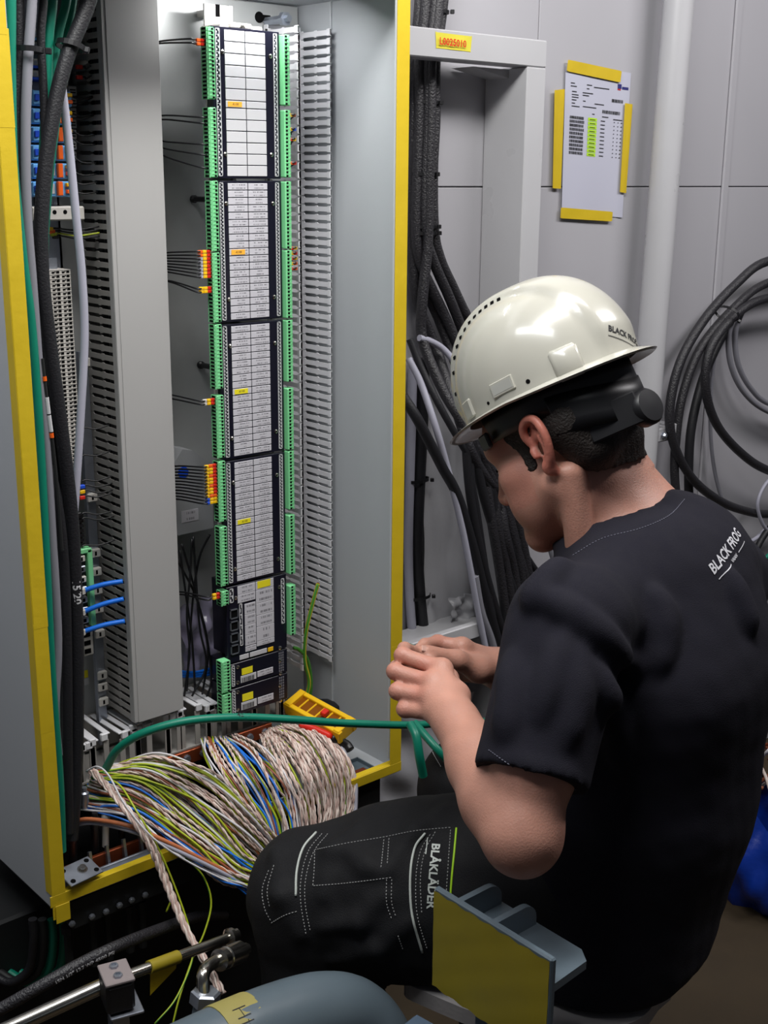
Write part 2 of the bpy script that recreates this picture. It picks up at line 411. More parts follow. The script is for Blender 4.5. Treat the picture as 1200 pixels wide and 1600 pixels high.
# loose flaps of tape
t = MB(); a = P(90, 1432, Y=-.002); t.box(.002, .022, -.003, -.002, CB - .022, CB + .004, .0004); t.build('masking_tape', M_tape, cab)
# earth rail: zinc angle plate in the lower left corner
q = P(125, 1368, Y=.012)
e = MB(); d1 = np.array([1, .12, 0]); d2 = np.array([-.12, 1, .25]); e.obox(q + Z_ * .006, (d1, d2, np.cross(d1, d2)), (.025, .018, .0012), .0005); latch = e.build('corner_plate', M_zinc, cab)
nrm = np.cross(d1 / np.linalg.norm(d1), d2 / np.linalg.norm(d2))
for u, v in ((-.018, .011), (.018, .011), (-.018, -.011), (.019, -.010)):
    e = MB(); e.lathe([(.0035, 0), (.0035, .0008)], q + Z_ * .006 + d1 * u + d2 * v + nrm * .0012, nrm, 10); e.build('hole', M_hole, latch)
e = MB(); e.lathe([(.007, 0), (.007, .002), (.0045, .002), (.0045, .006), (.002, .006)], q + Z_ * .006 + d1 * .004 + nrm * .001, nrm, 12); e.build('screw', M_steel, latch)
# screws on the lower gland plate under the cabinet
e = MB(); e.box(.03, CW - .03, .01, CDp - .01, CB - .05, CB - .0005, .002); gp = e.build('gland_plate', M_dark, cab)
for px, py in ((112, 1443), (143, 1432), (165, 1424), (186, 1414), (205, 1406), (226, 1398)):
    q = P(px, py, Y=.0085); e = MB(); e.lathe([(.0045, 0), (.0045, .003), (.002, .004)], q, -Y_, 8); e.build('screw', M_zinc, gp)

# ------------------------------------------------------------------ slotted ducts
def finger_wall(mb, x, yb, yf, z0, z1, th=.0016, pitch=.0125, nub=True):
    n = int((z1 - z0) / pitch); L = yf - yb   # yf is the front (smaller y)
    for i in range(n):
        zc = z0 + (i + .5) * pitch
        prof = [(0, .0058), (.16, .0058), (.18, .0036), (.50, .0036), (.53, .0049), (.57, .0049), (.60, .0036), (.9, .0036), (.92, .0052), (1., .0052)]
        up_ = [(x, yb + L * t, zc + h) for t, h in prof]; dn = [(x, yb + L * t, zc - h) for t, h in prof][::-1]
        mb.prism(up_ + dn, (th, 0, 0))
        if nub: mb.box(x - .0022, x + th, yf, yf + .006, zc - .0046, zc + .0046)
def duct(label, x0, x1, yf, z0, z1, cover, mwall, group=None):
    d = thing('cable_duct', label, 'cable duct', ((x0 + x1) / 2, PY, z0))
    for xx in (x0, x1 - .0016):
        w = MB(); finger_wall(w, xx, PY - .006, yf, z0, z1, nub=(cover is None))
        w.box(xx, xx + .0016, PY - .012, PY - .0005, z0, z1); w.build('slotted_wall', mwall, d)
    w = MB(); w.box(x0, x1, PY - .002, PY - .0003, z0, z1); w.build('base', mwall, d)
    if cover is not None:
        w = MB(); w.box(x0 - .0015, x1 + .0015, yf - .0035, yf - .0008, z0 + .001, z1, .0008)
        w.box(x0 + .005, x1 - .005, yf - .0042, yf - .0035, z0 + .001, z1)
        w.box(x0 - .0015, x0 - .0002, yf - .001, yf + .008, z0 + .001, z1); w.box(x1 + .0002, x1 + .0015, yf - .001, yf + .008, z0 + .001, z1)
        w.build('cover', cover, d)
    return d
duct('tall grey slotted cable duct with its smooth cover on, left of the terminal modules', .2085, .2885, .14, .722, CT - .195, M_duct, M_ductd)
for k, (x_, y_) in enumerate(((.224, .165), (.248, .160), (.272, .166), (.230, .196), (.266, .198))):
    e = MB(); e.tube(catmull([np.array([x_ + .003 * math.sin(i * 1.3 + k), y_ + .002 * math.cos(i * 1.1 + k), .724 + i * .1008]) for i in range(11)], 4), .0125, 8)
    tag(e.build('duct_cable', M_black, smooth=True), 'black cable inside the covered slotted duct, glimpsed through its slots', 'cable', 'cables inside the covered duct')
duct('open slotted cable duct without cover, right of the terminal modules', .526, .5865, .15, .715, 1.708, None, M_ductl)

# horizontal duct along the foot of the plate, fingers bent forward
hd = thing('cable_duct', 'horizontal slotted cable duct along the cabinet bottom under the modules', 'cable duct', (.25, PY, .655))
e = MB(); e.box(.03, .50, .226, PY - .0005, .655, .71); e.build('base', M_ductd, hd)
tips = MB(); frn = MB(); rr = random.Random(5); x = .04; k = 0
while x < .49:
    a = rr.uniform(-.012, .012); z = .712 + rr.uniform(-.004, .004); w = .0085
    tips.obox((x + a * .5, .188, z), (X_ + Y_ * a * 3, Y_ - X_ * a * 4, Z_), (w / 2, .042, .0012), .0006)
    tips.obox((x + a * 1.6, .148, z - .004), (X_, Y_, Z_), (w / 2 + .001, .003, .0055), .001)
    frn.box(x - w / 2 + a, x + w / 2 + a, .1475, .1495, .648, z - .010)
    x += .0145; k += 1
tips.build('upper_fingers', M_ductl, hd); frn.build('front_fingers', M_ductd, hd)
e = MB(); e.box(.03, .50, .146, .226, .648, .651); e.build('duct_floor', M_ductd, hd)
# ================================================================== terminal modules on their rail
MY = .12                                                     # front face of the modules
M_rail = pbr('bright_rail_metal', (205, 203, 198), .35, metal=.3)
def zl(y): return P(352 + (y - 50) * .0234, y, Y=MY)[2]      # heights read along the labels' left edge
MX0, MX1 = .3600, .4712
LX0, LX1 = .3800, .4465
LXM = (LX0 + LX1) / 2
rail = thing('mounting_rail', 'slotted metal mounting rail standing out above the topmost terminal module', 'rail', (.415, PY, zl(1117)))
e = MB(); zr_ = P(360, 10, Y=.186)[2]
e.box(.398, .432, .1855, .187, zl(1117), zr_); e.box(.392, .398, .1835, .187, zl(1117), zr_); e.box(.432, .438, .1835, .187, zl(1117), zr_); e.box(.412, .430, .187, PY - .0005, zr_ - .012, zr_ - .004); e.build('rail_profile', M_rail, rail)
for z in (P(360, 20, Y=.186)[2],):
    e = MB(); e.box(.411, .418, .1848, .1855, z - .007, z + .009); e.build('slot', M_hole, rail)
e = MB(); e.box(.385, .455, .135, .185, zl(42), zl(34), .002); e.box(.398, .432, .128, .15, zl(42), zl(32), .002); ec = e.build('end_clamp', M_term, rail)
e = MB(); e.lathe([(.004, 0), (.004, .002), (.002, .0025)], (.415, .1278, zl(38)), -Y_, 8); e.build('screw', M_steel, ec)

def term_block(parent, x0, x1, z0, z1, left):
    """pluggable connector: wire holes in its side, test holes in its front"""
    b = MB(); yb, yf = .128, .111
    b.box(x0, x1, yf, yb, z0 + .0006, z1 - .0006, .0012)
    n = max(2, int(round((z1 - z0) / .0052))); p = (z1 - z0) / n
    for i in range(n):
        zc = z0 + (i + .5) * p
        xs_ = x0 if left else x1; d = -1 if left else 1
        # raised collar round each pole, dark wire entry on its side
        b.box(min(xs_, xs_ + d * .0012), max(xs_, xs_ + d * .0012), yf + .001, yb - .002, zc - p * .42, zc + p * .42)
        xa, xb = sorted((xs_ + d * .0013, xs_ + d * .0015))
        b.box(xa, xb, yf + .003, yf + .012, zc - p * .27, zc + p * .27, mi=1)
        xm = x0 + (x1 - x0) * (.68 if left else .4)
        b.box(xm - .0017, xm + .0017, yf - .0003, yf, zc - p * .26, zc + p * .26, mi=1)
        b.box(x0 + .002, x1 - .002, yf - .0006, yf, zc + p * .44, zc + p * .5)
    return b.build('terminal_block', [M_green, M_hole], parent)

def led_strip(parent, x0, x1, z0, z1, n):
    """white outlined window with two rows of dark indicator holes"""
    b = MB(); y = MY - .0008; w = (x1 - x0)
    def ring(xa, xb, za, zb, t):
        b.box(xa, xa + t, y, MY, za, zb); b.box(xb - t, xb, y, MY, za, zb)
        b.box(xa, xb, y, MY, za, za + t); b.box(xa, xb, y, MY, zb - t, zb)
    ring(x0, x1, z0, z1, .0009)
    p = (z1 - z0) / n
    for i in range(n):
        zc = z0 + (i + .5) * p
        b.box(x0 + .001, x1 - .001, y + .0003, MY, zc + p * .40, zc + p * .48)
        for k, dx in enumerate((-.22, .22)):
            b.box((x0 + x1) / 2 + dx * w - w * .13, (x0 + x1) / 2 + dx * w + w * .13, y, y + .0004, zc - p * .12 + (k - .5) * p * .4, zc + p * .2 + (k - .5) * p * .4)
    return b.build('indicator_strip', M_white, parent)

def screws(parent, ys):
    for x, y in ys:
        q = P(x, y, Y=MY); e = MB()
        e.lathe([(.0030, 0), (.0030, .001), (.0016, .0018)], q, -Y_, 10); e.build('screw', M_steel, parent)

_lab = {}
def label_mesh(parent, x0, x1, z0, z1, mat, name='label'):
    key = (round(x1 - x0, 3), round(z1 - z0, 4), mat.name)
    c = ((x0 + x1) / 2, MY - .0004, (z0 + z1) / 2)
    pl = np.array(parent.location)
    if key not in _lab:
        e = MB(); w, h = (x1 - x0) / 2, (z1 - z0) / 2
        e.box(c[0] - w, c[0] + w, c[1] - .0004, c[1] + .0004, c[2] - h, c[2] + h, .0003)
        me_o = e.build(name, mat, parent); me = me_o.data
        off = np.array(c) - pl
        me.transform(Matrix.Translation(tuple(-off))); me_o.location = tuple(off)
        _lab[key] = me_o; return me_o
    return linked(_lab[key], name, parent, tuple(np.array(c) - pl))

def io_module(label, y0, y1, rows, tape_row, tape_mat, short=None, lsegs=(), rsegs=(), scr=(), led=(18, 18), blank=False):
    z1, z0 = zl(y0), zl(y1)
    m = thing('terminal_module', label, 'terminal module', ((MX0 + MX1) / 2, MY, z0), 'terminal modules on the rail')
    e = MB(); e.box(MX0, MX1, MY, .128, z0 + .0008, z1 - .0008, .0008); e.box(.398, .455, .128, .183, z0 + .003, z1 - .003); e.build('housing', M_blk2, m)
    h = [1.] * rows
    if short is not None: h[short] = .66
    tot = sum(h); zt_, zb_ = z1 - .0035, z0 + .0035; z = zt_
    for r in range(rows):
        dz = (zt_ - zb_) * h[r] / tot; a, b = z - dz + .0006, z - .0006
        for c, (xa, xb) in enumerate(((LX0, LXM - .0006), (LXM + .0006, LX1))):
            label_mesh(m, xa, xb, a, b, M_white if blank else M_label)
        if r == tape_row:
            e = MB(); e.box(LX0 + .003, LX0 + .026, MY - .0012, MY - .0008, a + .001, b - .0008); tpp = e.build('marker_label', tape_mat, m)
            e = MB(); c0 = np.array([LX0 + .0150, MY - .00135, (a + b) / 2]); e.text('-K100', .0044, lambda u, v: c0 + X_ * u + Z_ * v)
            e.build('marker_text', M_ink, tpp)
        z -= dz
    for s in lsegs: term_block(m, .3478, .3590, P(325, s[1], Y=.111)[2], P(325, s[0], Y=.111)[2], True)
    for s in rsegs: term_block(m, .4718, .4815, P(440, s[1], Y=.111)[2], P(440, s[0], Y=.111)[2], False)
    led_strip(m, .3655, .3725, z0 + .004, z1 - .003, led[0]); led_strip(m, .4605, .4668, z0 + .004, z1 - .003, led[1])
    screws(m, scr)
    return m
io_module('topmost terminal module with blank white labels and an orange marker', 41, 280, 13, 6, M_ora, 6, [(41, 155), (167, 278)], [(53, 165), (171, 278)],
          [(347, 81), (352, 241), (422, 88), (424, 242)], (26, 26), blank=True)
io_module('second terminal module from the top, with an orange marker label in its middle row', 281.5, 504, 19, 9, M_ora, None, [(282, 394), (395, 506)], [(283, 390), (391, 499)],
          [(353, 318), (357, 468), (426, 318), (428, 464)], (38, 38))
io_module('third terminal module from the top, middle one with bright yellow marker label', 505.5, 717, 19, 9, M_yel, None, [(508, 611), (620, 720)], [(501, 599), (608, 706)],
          [(359, 541), (362, 685), (429, 536), (431, 674)], (38, 38))
io_module('fourth terminal module from the top, right of the grey device box', 718.5, 912, 19, 9, M_yel, None, [(724, 821), (828, 923)], [(707, 800), (808, 902)],
          [(364, 754), (367, 889), (432, 742), (434, 873)], (38, 38))
# controller with network sockets
z1, z0 = zl(913.5), zl(1033)
ct = thing('controller_module', 'black controller module with four network sockets below the labelled modules', 'controller', (.415, MY, z0))
e = MB(); e.box(MX0, MX1, MY, .128, z0, z1 - .0008, .0008); e.box(.376, .455, .128, .183, z0 + .003, z1 - .003); e.build('housing', M_blk2, ct)
h = z1 - z0
for a, b in ((.02, .13), (.135, .24)): label_mesh(ct, LX0, LXM - .001, z1 - h * b, z1 - h * a, M_label)
for a, b in ((.27, .41), (.415, .55), (.555, .68), (.685, .82), (.83, .90)): label_mesh(ct, LX0 + .012, LXM - .001, z1 - h * b, z1 - h * a, M_label)
label_mesh(ct, LXM, LX1, z1 - h * .13, z1 - h * .02, M_label)
e = MB(); e.box(LXM + .003, LXM + .027, MY - .0012, MY - .0008, z1 - h * .11, z1 - h * .02); e.build('marker_label', M_yel, ct)
for a, b in ((.135, .30), (.305, .46), (.465, .61), (.615, .80), (.805, .87)): label_mesh(ct, LXM, LX1, z1 - h * b, z1 - h * a, M_label)
label_mesh(ct, LX0 + .001, LX0 + .018, z1 - h * .985, z1 - h * .925, M_white); label_mesh(ct, LX0 + .02, LX0 + .052, z1 - h * .985, z1 - h * .925, M_white); label_mesh(ct, LX0 + .054, LX0 + .064, z1 - h * .985, z1 - h * .93, M_yelp)
for i in range(4):
    zc = z1 - h * (.36 + .155 * i)
    e = MB(); y = MY
    e.box(.3650, .3665, y - .002, y, zc - .0075, zc + .0075); e.box(.3785, .3800, y - .002, y, zc - .0075, zc + .0075)
    e.box(.3650, .3800, y - .002, y, zc + .006, zc + .0075); e.box(.3650, .3800, y - .002, y, zc - .0075, zc - .006); sk = e.build('network_socket', M_zinc, ct)
    e = MB(); e.box(.3666, .3784, y - .0006, y - .0003, zc - .0058, zc + .0058); e.build('socket_opening', M_hole, sk)
led_strip(ct, .3655, .3725, z1 - h * .21, z1 - h * .03, 2); led_strip(ct, .3825, .3880, z1 - h * .80, z1 - h * .25, 4); led_strip(ct, .4605, .4668, z1 - h * .66, z1 - h * .06, 10)
term_block(ct, .3478, .3590, P(342, 950, Y=.111)[2], P(342, 926, Y=.111)[2], True); term_block(ct, .4718, .4815, P(448, 996, Y=.111)[2], P(448, 917, Y=.111)[2], False)
screws(ct, [(368, 934), (436, 917), (437, 1012)])
# two small power modules
for k, (y0, y1, tl, lab) in enumerate(((1034, 1072, 1039, 'upper black power module with barcode label and yellow marker'), (1073, 1115, 1076, 'lowest black power module with barcode label, just above the green cable'))):
    z1, z0 = zl(y0), zl(y1); h = z1 - z0
    pm = thing('power_module', lab, 'power module', (.415, MY, z0))
    e = MB(); e.box(MX0, MX1, MY, .128, z0, z1 - .0008, .0008); e.box(.366, .464, .128, .178, z0, z1 - .003); e.build('housing', M_blk2, pm)
    label_mesh(pm, LX0 + .002, LX0 + .031, z0 + h * .12, z0 + h * .40, M_white); label_mesh(pm, LX0 + .033, LX0 + .063, z0 + h * .16, z0 + h * .40, M_label)
    e = MB(); e.box(LX0 + .004, LX0 + .024, MY - .0012, MY - .0007, z0 + h * .44, z0 + h * .70); e.build('marker_label', M_yel, pm)
    e = MB(); x = LX0 + .004; rr = random.Random(k)
    while x < LX0 + .026:
        w = rr.choice((.0006, .001, .0015)); e.box(x, x + w, MY - .0011, MY - .0009, z0 + h * .14, z0 + h * .32); x += w + rr.choice((.0008, .0012))
    tag(e.build('barcode_print', M_ink, pm), kind='stuff')
    led_strip(pm, .3655, .3715, z0 + .003, z1 - .003, 8)
    e = MB()
    for i in range(8):
        for j in range(3): e.box(.4545 + j * .0035, .4568 + j * .0035, MY - .0006, MY, z0 + h * (.1 + .105 * i), z0 + h * (.17 + .105 * i))
    tag(e.build('vent_bars', pbr('grey_vent', (110, 110, 118), .5), pm), kind='stuff')
    term_block(pm, .3440, .3590, z0 + .0005, z1 + (.012 if k == 0 else -.0005), True)
    screws(pm, [(371, y0 + 8), (371, y1 - 6), (437, y0 - 2), (438, y1 - 20)])

# ------------------------------------------------------------------ stand-off pegs on the plate
for px, py, w in ((302, 311, 'near the second terminal module'), (313, 570, 'near the third terminal module')):
    q = P(px, py, Y=PY - .001); e = MB(); e.lathe([(.006, 0), (.006, .004), (.004, .006), (.004, .04), (.005, .04), (.005, .048)], q, -Y_, 10)
    tag(e.build('standoff_peg', M_black), 'black peg standing out of the back plate ' + w, 'peg', 'pegs on the back plate')

# ------------------------------------------------------------------ control wires with ferrules
NTH = ['topmost', 'second', 'third', 'fourth', 'fifth', 'sixth', 'seventh', 'eighth', 'ninth', 'tenth', 'eleventh', 'twelfth']
def ctrl_wire(x, y, tx, ty, k, cols, sag=.0, lab='', grp=''):
    lab = lab + f', {NTH[k]} from above' if k else lab + ', topmost'
    a = P(x, y, Y=.118); a[0] = .3455; b = P(tx, ty, Y=.19); b[0] = .292
    t = thing('control_wire', lab, 'wire', a, grp)
    s = a - X_ * (.013 if cols else 0)
    pts = catmull([s, s - X_ * .010 + Z_ * .0005, (s + b) / 2 + Z_ * (.004 - sag) + Y_ * .02, b + X_ * .006, b - X_ * .006], 5)
    e = MB(); e.tube(pts, .00125, 6); e.build('core', M_black, t, smooth=True)
    xx = a[0] + .002
    for c in cols:
        e = MB(); e.obox((xx - .0033, a[1], a[2]), (X_, Y_, Z_), (.0031, .0021, .0021), .0006); e.build('ferrule_marker', c, t); xx -= .0066
RY = [M_red, M_yelp]
gW = 'control wires at the left terminal blocks'
for i, y in enumerate((63, 69)): ctrl_wire(313, y, 250, 77, i, [M_red, M_orap], lab='black control wire with red ferrule at the topmost green terminal block', grp=gW + ' top pair')
for i, (y, ty) in enumerate(((184, 186), (193, 190))): ctrl_wire(316, y, 254, ty, i, [], lab='black control wire of the upper bare pair beside topmost module', grp=gW + ' bare pair')
for i, (y, ty) in enumerate(((226, 217), (242, 224), (262, 230))): ctrl_wire(317, y, 255, ty, i, [], .004, lab='black wire of the sagging bare trio', grp=gW + ' bare trio')
for i in range(8): ctrl_wire(324, 393 + i * 5.6, 261, 400 + i * 3, i, RY + ([M_lgcab] if i > 1 else [M_orap]), .003, lab='ferruled black wire in the upper cluster of eight', grp=gW + ' upper cluster')
for i in range(2): ctrl_wire(325, 450 + i * 5.4, 262, 446 - i * 3, i, [M_red, M_yelp, M_yelp], -.004, lab='black wire of the pair just under the upper ferrule cluster', grp=gW + ' second pair')
for i in range(2): ctrl_wire(329, 625 + i * 5.2, 268, 613 + i * 7, i, [M_red, M_yelp, M_term], .003, lab='black control wire of the lone pair beside third module', grp=gW + ' third pair')
for i in range(12): ctrl_wire(334, 727 + i * 5.2, 276, 735 + i * 4.2, i, [M_red if i < 9 else M_orap, M_yelp if i % 3 else M_orap, M_yelp] if i < 10 else [M_yelp, M_yelp, M_blued], .002, lab='ferruled black wire in front of the grey device box', grp=gW + ' lower cluster')
for i in range(2): ctrl_wire(337, 929 + i * 5, 283, 930 + i * 3, i, [M_red, M_yelp], 0, lab='black control wire at the short green block of controller', grp=gW + ' controller pair')
# coloured ferrules peeping out right of the modules
for i, (px, py, c1, c2) in enumerate(((452, 180, M_yelp, M_brown_w), (452, 202, M_yelp, M_blued), (452, 218, M_red, M_yelp), (453, 255, M_orap, M_red), (454, 388, M_red, M_yelp), (454, 396, M_yelp, M_red), (454, 404, M_red, M_yelp), (455, 412, M_yelp, M_orap), (455, 420, M_red, M_orap))):
    a = P(px, py, Y=.118); a[0] = .4835
    t = thing('control_wire', f'short ferruled wire bending into the open duct, {NTH[i if i < 4 else i - 4]} of its ' + ('upper group' if i < 4 else 'lower group'), 'wire', a, 'ferruled wires right of the modules ' + ('upper' if i < 4 else 'lower'))
    e = MB(); e.tube(catmull([a, a + X_ * .012 + Z_ * .001, a + np.array([.030, .04, -.006]), a + np.array([.05, .06, -.004])], 5), .0012, 6); e.build('core', M_black, t)
    for k, c in enumerate((c1, c2)):
        e = MB(); e.obox(a + X_ * (.003 + .0064 * k), (X_, Y_, Z_), (.003, .0022, .0022), .0006); e.build('ferrule_marker', c, t)

# ------------------------------------------------------------------ grey device box, bag, loose wires behind the modules
q = P(300, 785, Y=.20)
bx = thing('device_box', 'grey sloped device box with blue sticker behind the black wires', 'box', (q[0], .20, P(300, 833, Y=.2)[2]))
z0, z1, zm = P(300, 832, Y=.195)[2], P(300, 742, Y=.195)[2], P(300, 704, Y=.195)[2]
xa = P(268, 790, Y=.195)[0]; xb = P(333, 790, Y=.195)[0]
e = MB(); e.prism([(xa, .195, z0), (xb, .195, z0), (xb, .195, z1 + .01), (xa + .040, .195, zm), (xa + .022, .195, zm + .004), (xa, .195, z1 + .012)], (0, PY - .196, 0)); e.build('box_body', M_plate if False else pbr('pale_grey_metal', (176, 178, 182), .4, metal=.2), bx)
e = MB(); e.lathe([(.009, 0), (.009, .0008), (.004, .0012)], (xa + .022, .195, z1 + .006), -Y_, 14); e.build('blue_sticker', M_blued, bx)
e = MB(); e.box(xa + .016, xa + .046, .1945, .195, z0 + .018, z0 + .036); e.build('rating_label', M_label, bx)
bg = MB(); rr = random.Random(9)
p4 = [P(x, y, Y=.215) for x, y in ((283, 948), (338, 925), (340, 1035), (286, 1050))]
def bagf(u, v):
    a = p4[0] + (p4[1] - p4[0]) * u; b = p4[3] + (p4[2] - p4[3]) * u
    return a + (b - a) * v + Y_ * (.006 * math.sin(u * 13 + v * 7) + .005 * math.sin(v * 19 - u * 4) - .012 * math.sin(u * 3.1) * math.sin(v * 3.1))
bg.grid(bagf, 16, 16); M_bag = pbr('clear_plastic_film', (196, 186, 222), .15, bump=.5, bscale=60)
M_bag.node_tree.nodes['Principled BSDF'].inputs['Alpha'].default_value = .55
bgo = bg.build('plastic_bag', M_bag, smooth=True); tag(bgo, 'crumpled clear plastic bag behind the lower black wires', 'bag')
for i, (pts) in enumerate(([(300, 842), (297, 900), (292, 960), (296, 1020), (288, 1088)], [(284, 850), (300, 905), (314, 960), (325, 1020), (316, 1085)], [(328, 835), (312, 870), (302, 930), (296, 1010), (292, 1080)],
                           [(302, 838), (306, 900), (312, 980), (322, 1040), (300, 1088)], [(281, 860), (292, 940), (300, 1000), (305, 1080)], [(280, 880), (305, 930), (322, 990), (330, 1060), (322, 1092)])):
    e = MB(); e.tube(catmull([P(x, y, Y=.165 + .006 * (i % 3)) for x, y in pts], 7), .0017, 6)
    tag(e.build('loose_wire', M_black, smooth=True), 'loose black wire hanging behind the modules down to the bottom duct', 'wire', 'loose black wires below the grey box')
for i in range(3):
    e = MB(); e.tube(catmull([P(x, y + i * 4 - 3, Y=.19) for x, y in ((280, 1052), (300, 1054 - i), (322, 1050), (342, 1042))], 6), .0025, 8)
    tag(e.build('blue_cable', M_bluec, smooth=True), f'blue cable lying behind the lowest green terminal block, {("upper", "middle", "lower")[i]} of three', 'cable', 'blue cables behind the modules')
q = P(262, 500, Y=.2)
# earth wire rising in the open duct
e = MB(); pts = catmull([P(497, 912, Y=.16), P(488, 945, Y=.155), P(478, 990, Y=.15), P(476, 1030, Y=.15), P(483, 1065, Y=.15), P(478, 1092, Y=.15)], 8)
ew = thing('earth_wire', 'thick yellow and green earth wire rising beside the open duct', 'wire', pts[-1])
e.tube(pts, .0032, 8); e.build('core', M_yelp if False else pbr('earth_yellow', (196, 180, 30), .45), ew, smooth=True)
e = MB(); e.tube([p + np.array([-.0014, -.0012, 0]) for p in pts], .0022, 6); e.build('green_stripe', M_ygg, ew, smooth=True)
e = MB(); e.tube([pts[0], pts[0] + (pts[0] - pts[1]) * .4], .002, 8); e.build('copper_end', M_cu, ew)
e = MB(); e.tube(catmull([P(459, 1012, Y=.15), P(468, 1016, Y=.15), P(480, 1030, Y=.152), P(486, 1062, Y=.155), P(484, 1095, Y=.155)], 7), .003, 8)
tag(e.build('earth_wire', M_ygg, smooth=True), 'green earth wire behind the yellow one at the duct foot', 'wire')
# ================================================================== devices on the left rail
def dev_box(px0, px1, py0, py1, Y, dep=.05):
    """box corners (x0,x1,z0,z1) of a device whose front face lies at depth Y"""
    a = P(px0, (py0 + py1) / 2, Y=Y); b = P(px1, (py0 + py1) / 2, Y=Y)
    return a[0], b[0], P(px0, py1, Y=Y)[2], P(px0, py0, Y=Y)[2]
DY = .165
lr = thing('mounting_rail', 'narrow slotted rail behind the blue relays on the left', 'rail', (.15, PY - .002, 1.08))
e = MB(); e.box(.135, .170, .205, .207, 1.08, 1.735); e.box(.135, .138, .205, PY - .0005, 1.08, 1.735); e.box(.167, .170, .205, PY - .0005, 1.08, 1.735); e.build('rail_profile', M_zinc, lr)
ords = ['topmost', 'second', 'third', 'fourth', 'fifth', 'lowest']
for i in range(6):
    y0 = 139 + i * 28.6; x0, x1, z0, z1 = dev_box(48, 112, y0, y0 + 26, DY)
    t = thing('relay', f'pale blue relay on the left rail, {ords[i]} of the six', 'relay', ((x0 + x1) / 2, DY, z0), 'blue relays on the left rail')
    w = x1 - x0; h = z1 - z0
    e = MB(); e.box(x0, x1, DY, .204, z0, z1 - .001, .0015); e.box(x0 + w * .02, x0 + w * .42, DY - .004, DY, z0 + h * .08, z1 - h * .1, .001); e.build('relay_body', M_blue, t)
    e = MB(); e.box(x0 + w * .05, x0 + w * .16, DY - .0065, DY - .004, z0 + h * .3, z1 - h * .3, .0006); e.build('blue_knob', M_blued, t)
    e = MB(); e.box(x0 + w * .18, x0 + w * .22, DY - .0046, DY - .004, z0 + h * .2, z1 - h * .25); e.box(x0 + w * .27, x0 + w * .30, DY - .0046, DY - .004, z0 + h * .2, z1 - h * .5); e.build('relay_slot', M_hole, t)
    e = MB(); e.box(x0 + w * .62, x0 + w * .74, DY - .006, DY, z0 + h * .08, z1 - h * .06, .0008); e.build('orange_lever', M_orap, t)
    e = MB(); e.box(x0 + w * .44, x0 + w * .58, DY - .0008, DY, z0 + h * .2, z1 - h * .2); e.build('label', M_white, t)
    for k in (.2, .62):
        e = MB(); e.box(x0 + w * .84, x0 + w * .98, DY - .005, DY, z0 + h * k, z0 + h * (k + .24), .0008); e.build('ferrule_marker', M_yelp if k > .3 else M_orap, t)
for i, (y0, y1) in enumerate(((44, 62), (64, 80), (90, 106), (109, 124))):
    x0, x1, z0, z1 = dev_box(46, 106, y0, y1, DY)
    t = thing('interface_block', f'white and blue interface block high on the left rail, {("topmost", "second", "third", "lowest")[i]} of four', 'terminal block', ((x0 + x1) / 2, DY, z0), 'white interface blocks')
    e = MB(); e.box(x0, x1, DY, .204, z0 + .003, z1, .001); e.build('block_body', M_term, t)
    e = MB(); e.box(x0 + .001, x1 - .001, DY - .002, .2, z0, z0 + .003); e.build('blue_foot', M_blued if i > 1 else M_blue, t)
    for k in range(3):
        e = MB(); e.lathe([(.0022, 0), (.0022, .0004)], (x0 + .008 + k * .009, DY, (z0 + z1) / 2 + .001), -Y_, 8); e.build('screw', M_zinc, t)
# pale terminals beside the relays with wires into the duct
for i in range(7):
    y0 = 134 + i * 17; x0, x1, z0, z1 = dev_box(107, 120, y0, y0 + 15, .19)
    t = thing('rail_terminal', 'small pale terminal between blue relays and the covered duct', 'terminal', ((x0 + x1) / 2, .19, z0), 'pale terminals beside the relays')
    e = MB(); e.box(x0, x1, .19, PY - .0005, z0, z1, .001); e.build('terminal_body', M_term, t)
    e = MB(); e.box(x0 + .002, x1 - .002, .1896, .19, z0 + .003, z0 + .0045); e.box(x0 + .002, x1 - .002, .1896, .19, z1 - .0055, z1 - .004); e.build('wire_hole', M_hole, t)
def duct_wire(px, py, qx, qy, label, grp, mat=M_black, r=.0011, Y0=.175, col=None):
    a = P(px, py, Y=Y0); b = P(qx, qy, Y=.165); b[0] = .2055
    t = thing('short_wire', label, 'wire', a, grp) if col else None
    e = MB(); pts = catmull([a, a + X_ * .006 + Z_ * .001, (a + b) / 2 - Z_ * .003, b], 5); e.tube(pts, r, 6)
    if col:
        e.build('core', mat, t, smooth=True)
        f = MB(); f.obox(a - X_ * .002, (X_, Y_, Z_), (.004, .003, .0026), .0008); f.build('ferrule_marker', col, t)
    else: tag(e.build('short_wire', mat, smooth=True), label, 'wire', grp)
for py, qy in ((152, 150), (163, 152), (178, 178), (186, 180), (205, 211), (217, 226), (245, 255), (268, 272), (284, 285), (298, 300)):
    duct_wire(106, py, 142, qy, 'thin black wire from the blue relays into the covered duct', 'wires from the relays into the duct')
for py, qy in ((105, 103), (121, 118)): duct_wire(126, py, 152, qy, 'short wire with a red ferrule near the top of the covered duct', 'red ferruled wires', M_dark, col=M_red)
for py, qy in ((670, 665), (713, 706), (752, 746), (803, 801), (811, 810), (854, 847)): duct_wire(128, py, 163, qy, 'thin dark wire running into the lower part of covered duct', 'lower wires into the duct')
for py, qy, c, n in ((760, 757, M_blued, 'blue'), (768, 768, M_yelp, 'yellow'), (777, 772, M_red, 'red')): duct_wire(130, py, 165, qy, f'black wire with {n} ferrule beside the lower end of grey strip', 'trio of ferruled wires', col=c)
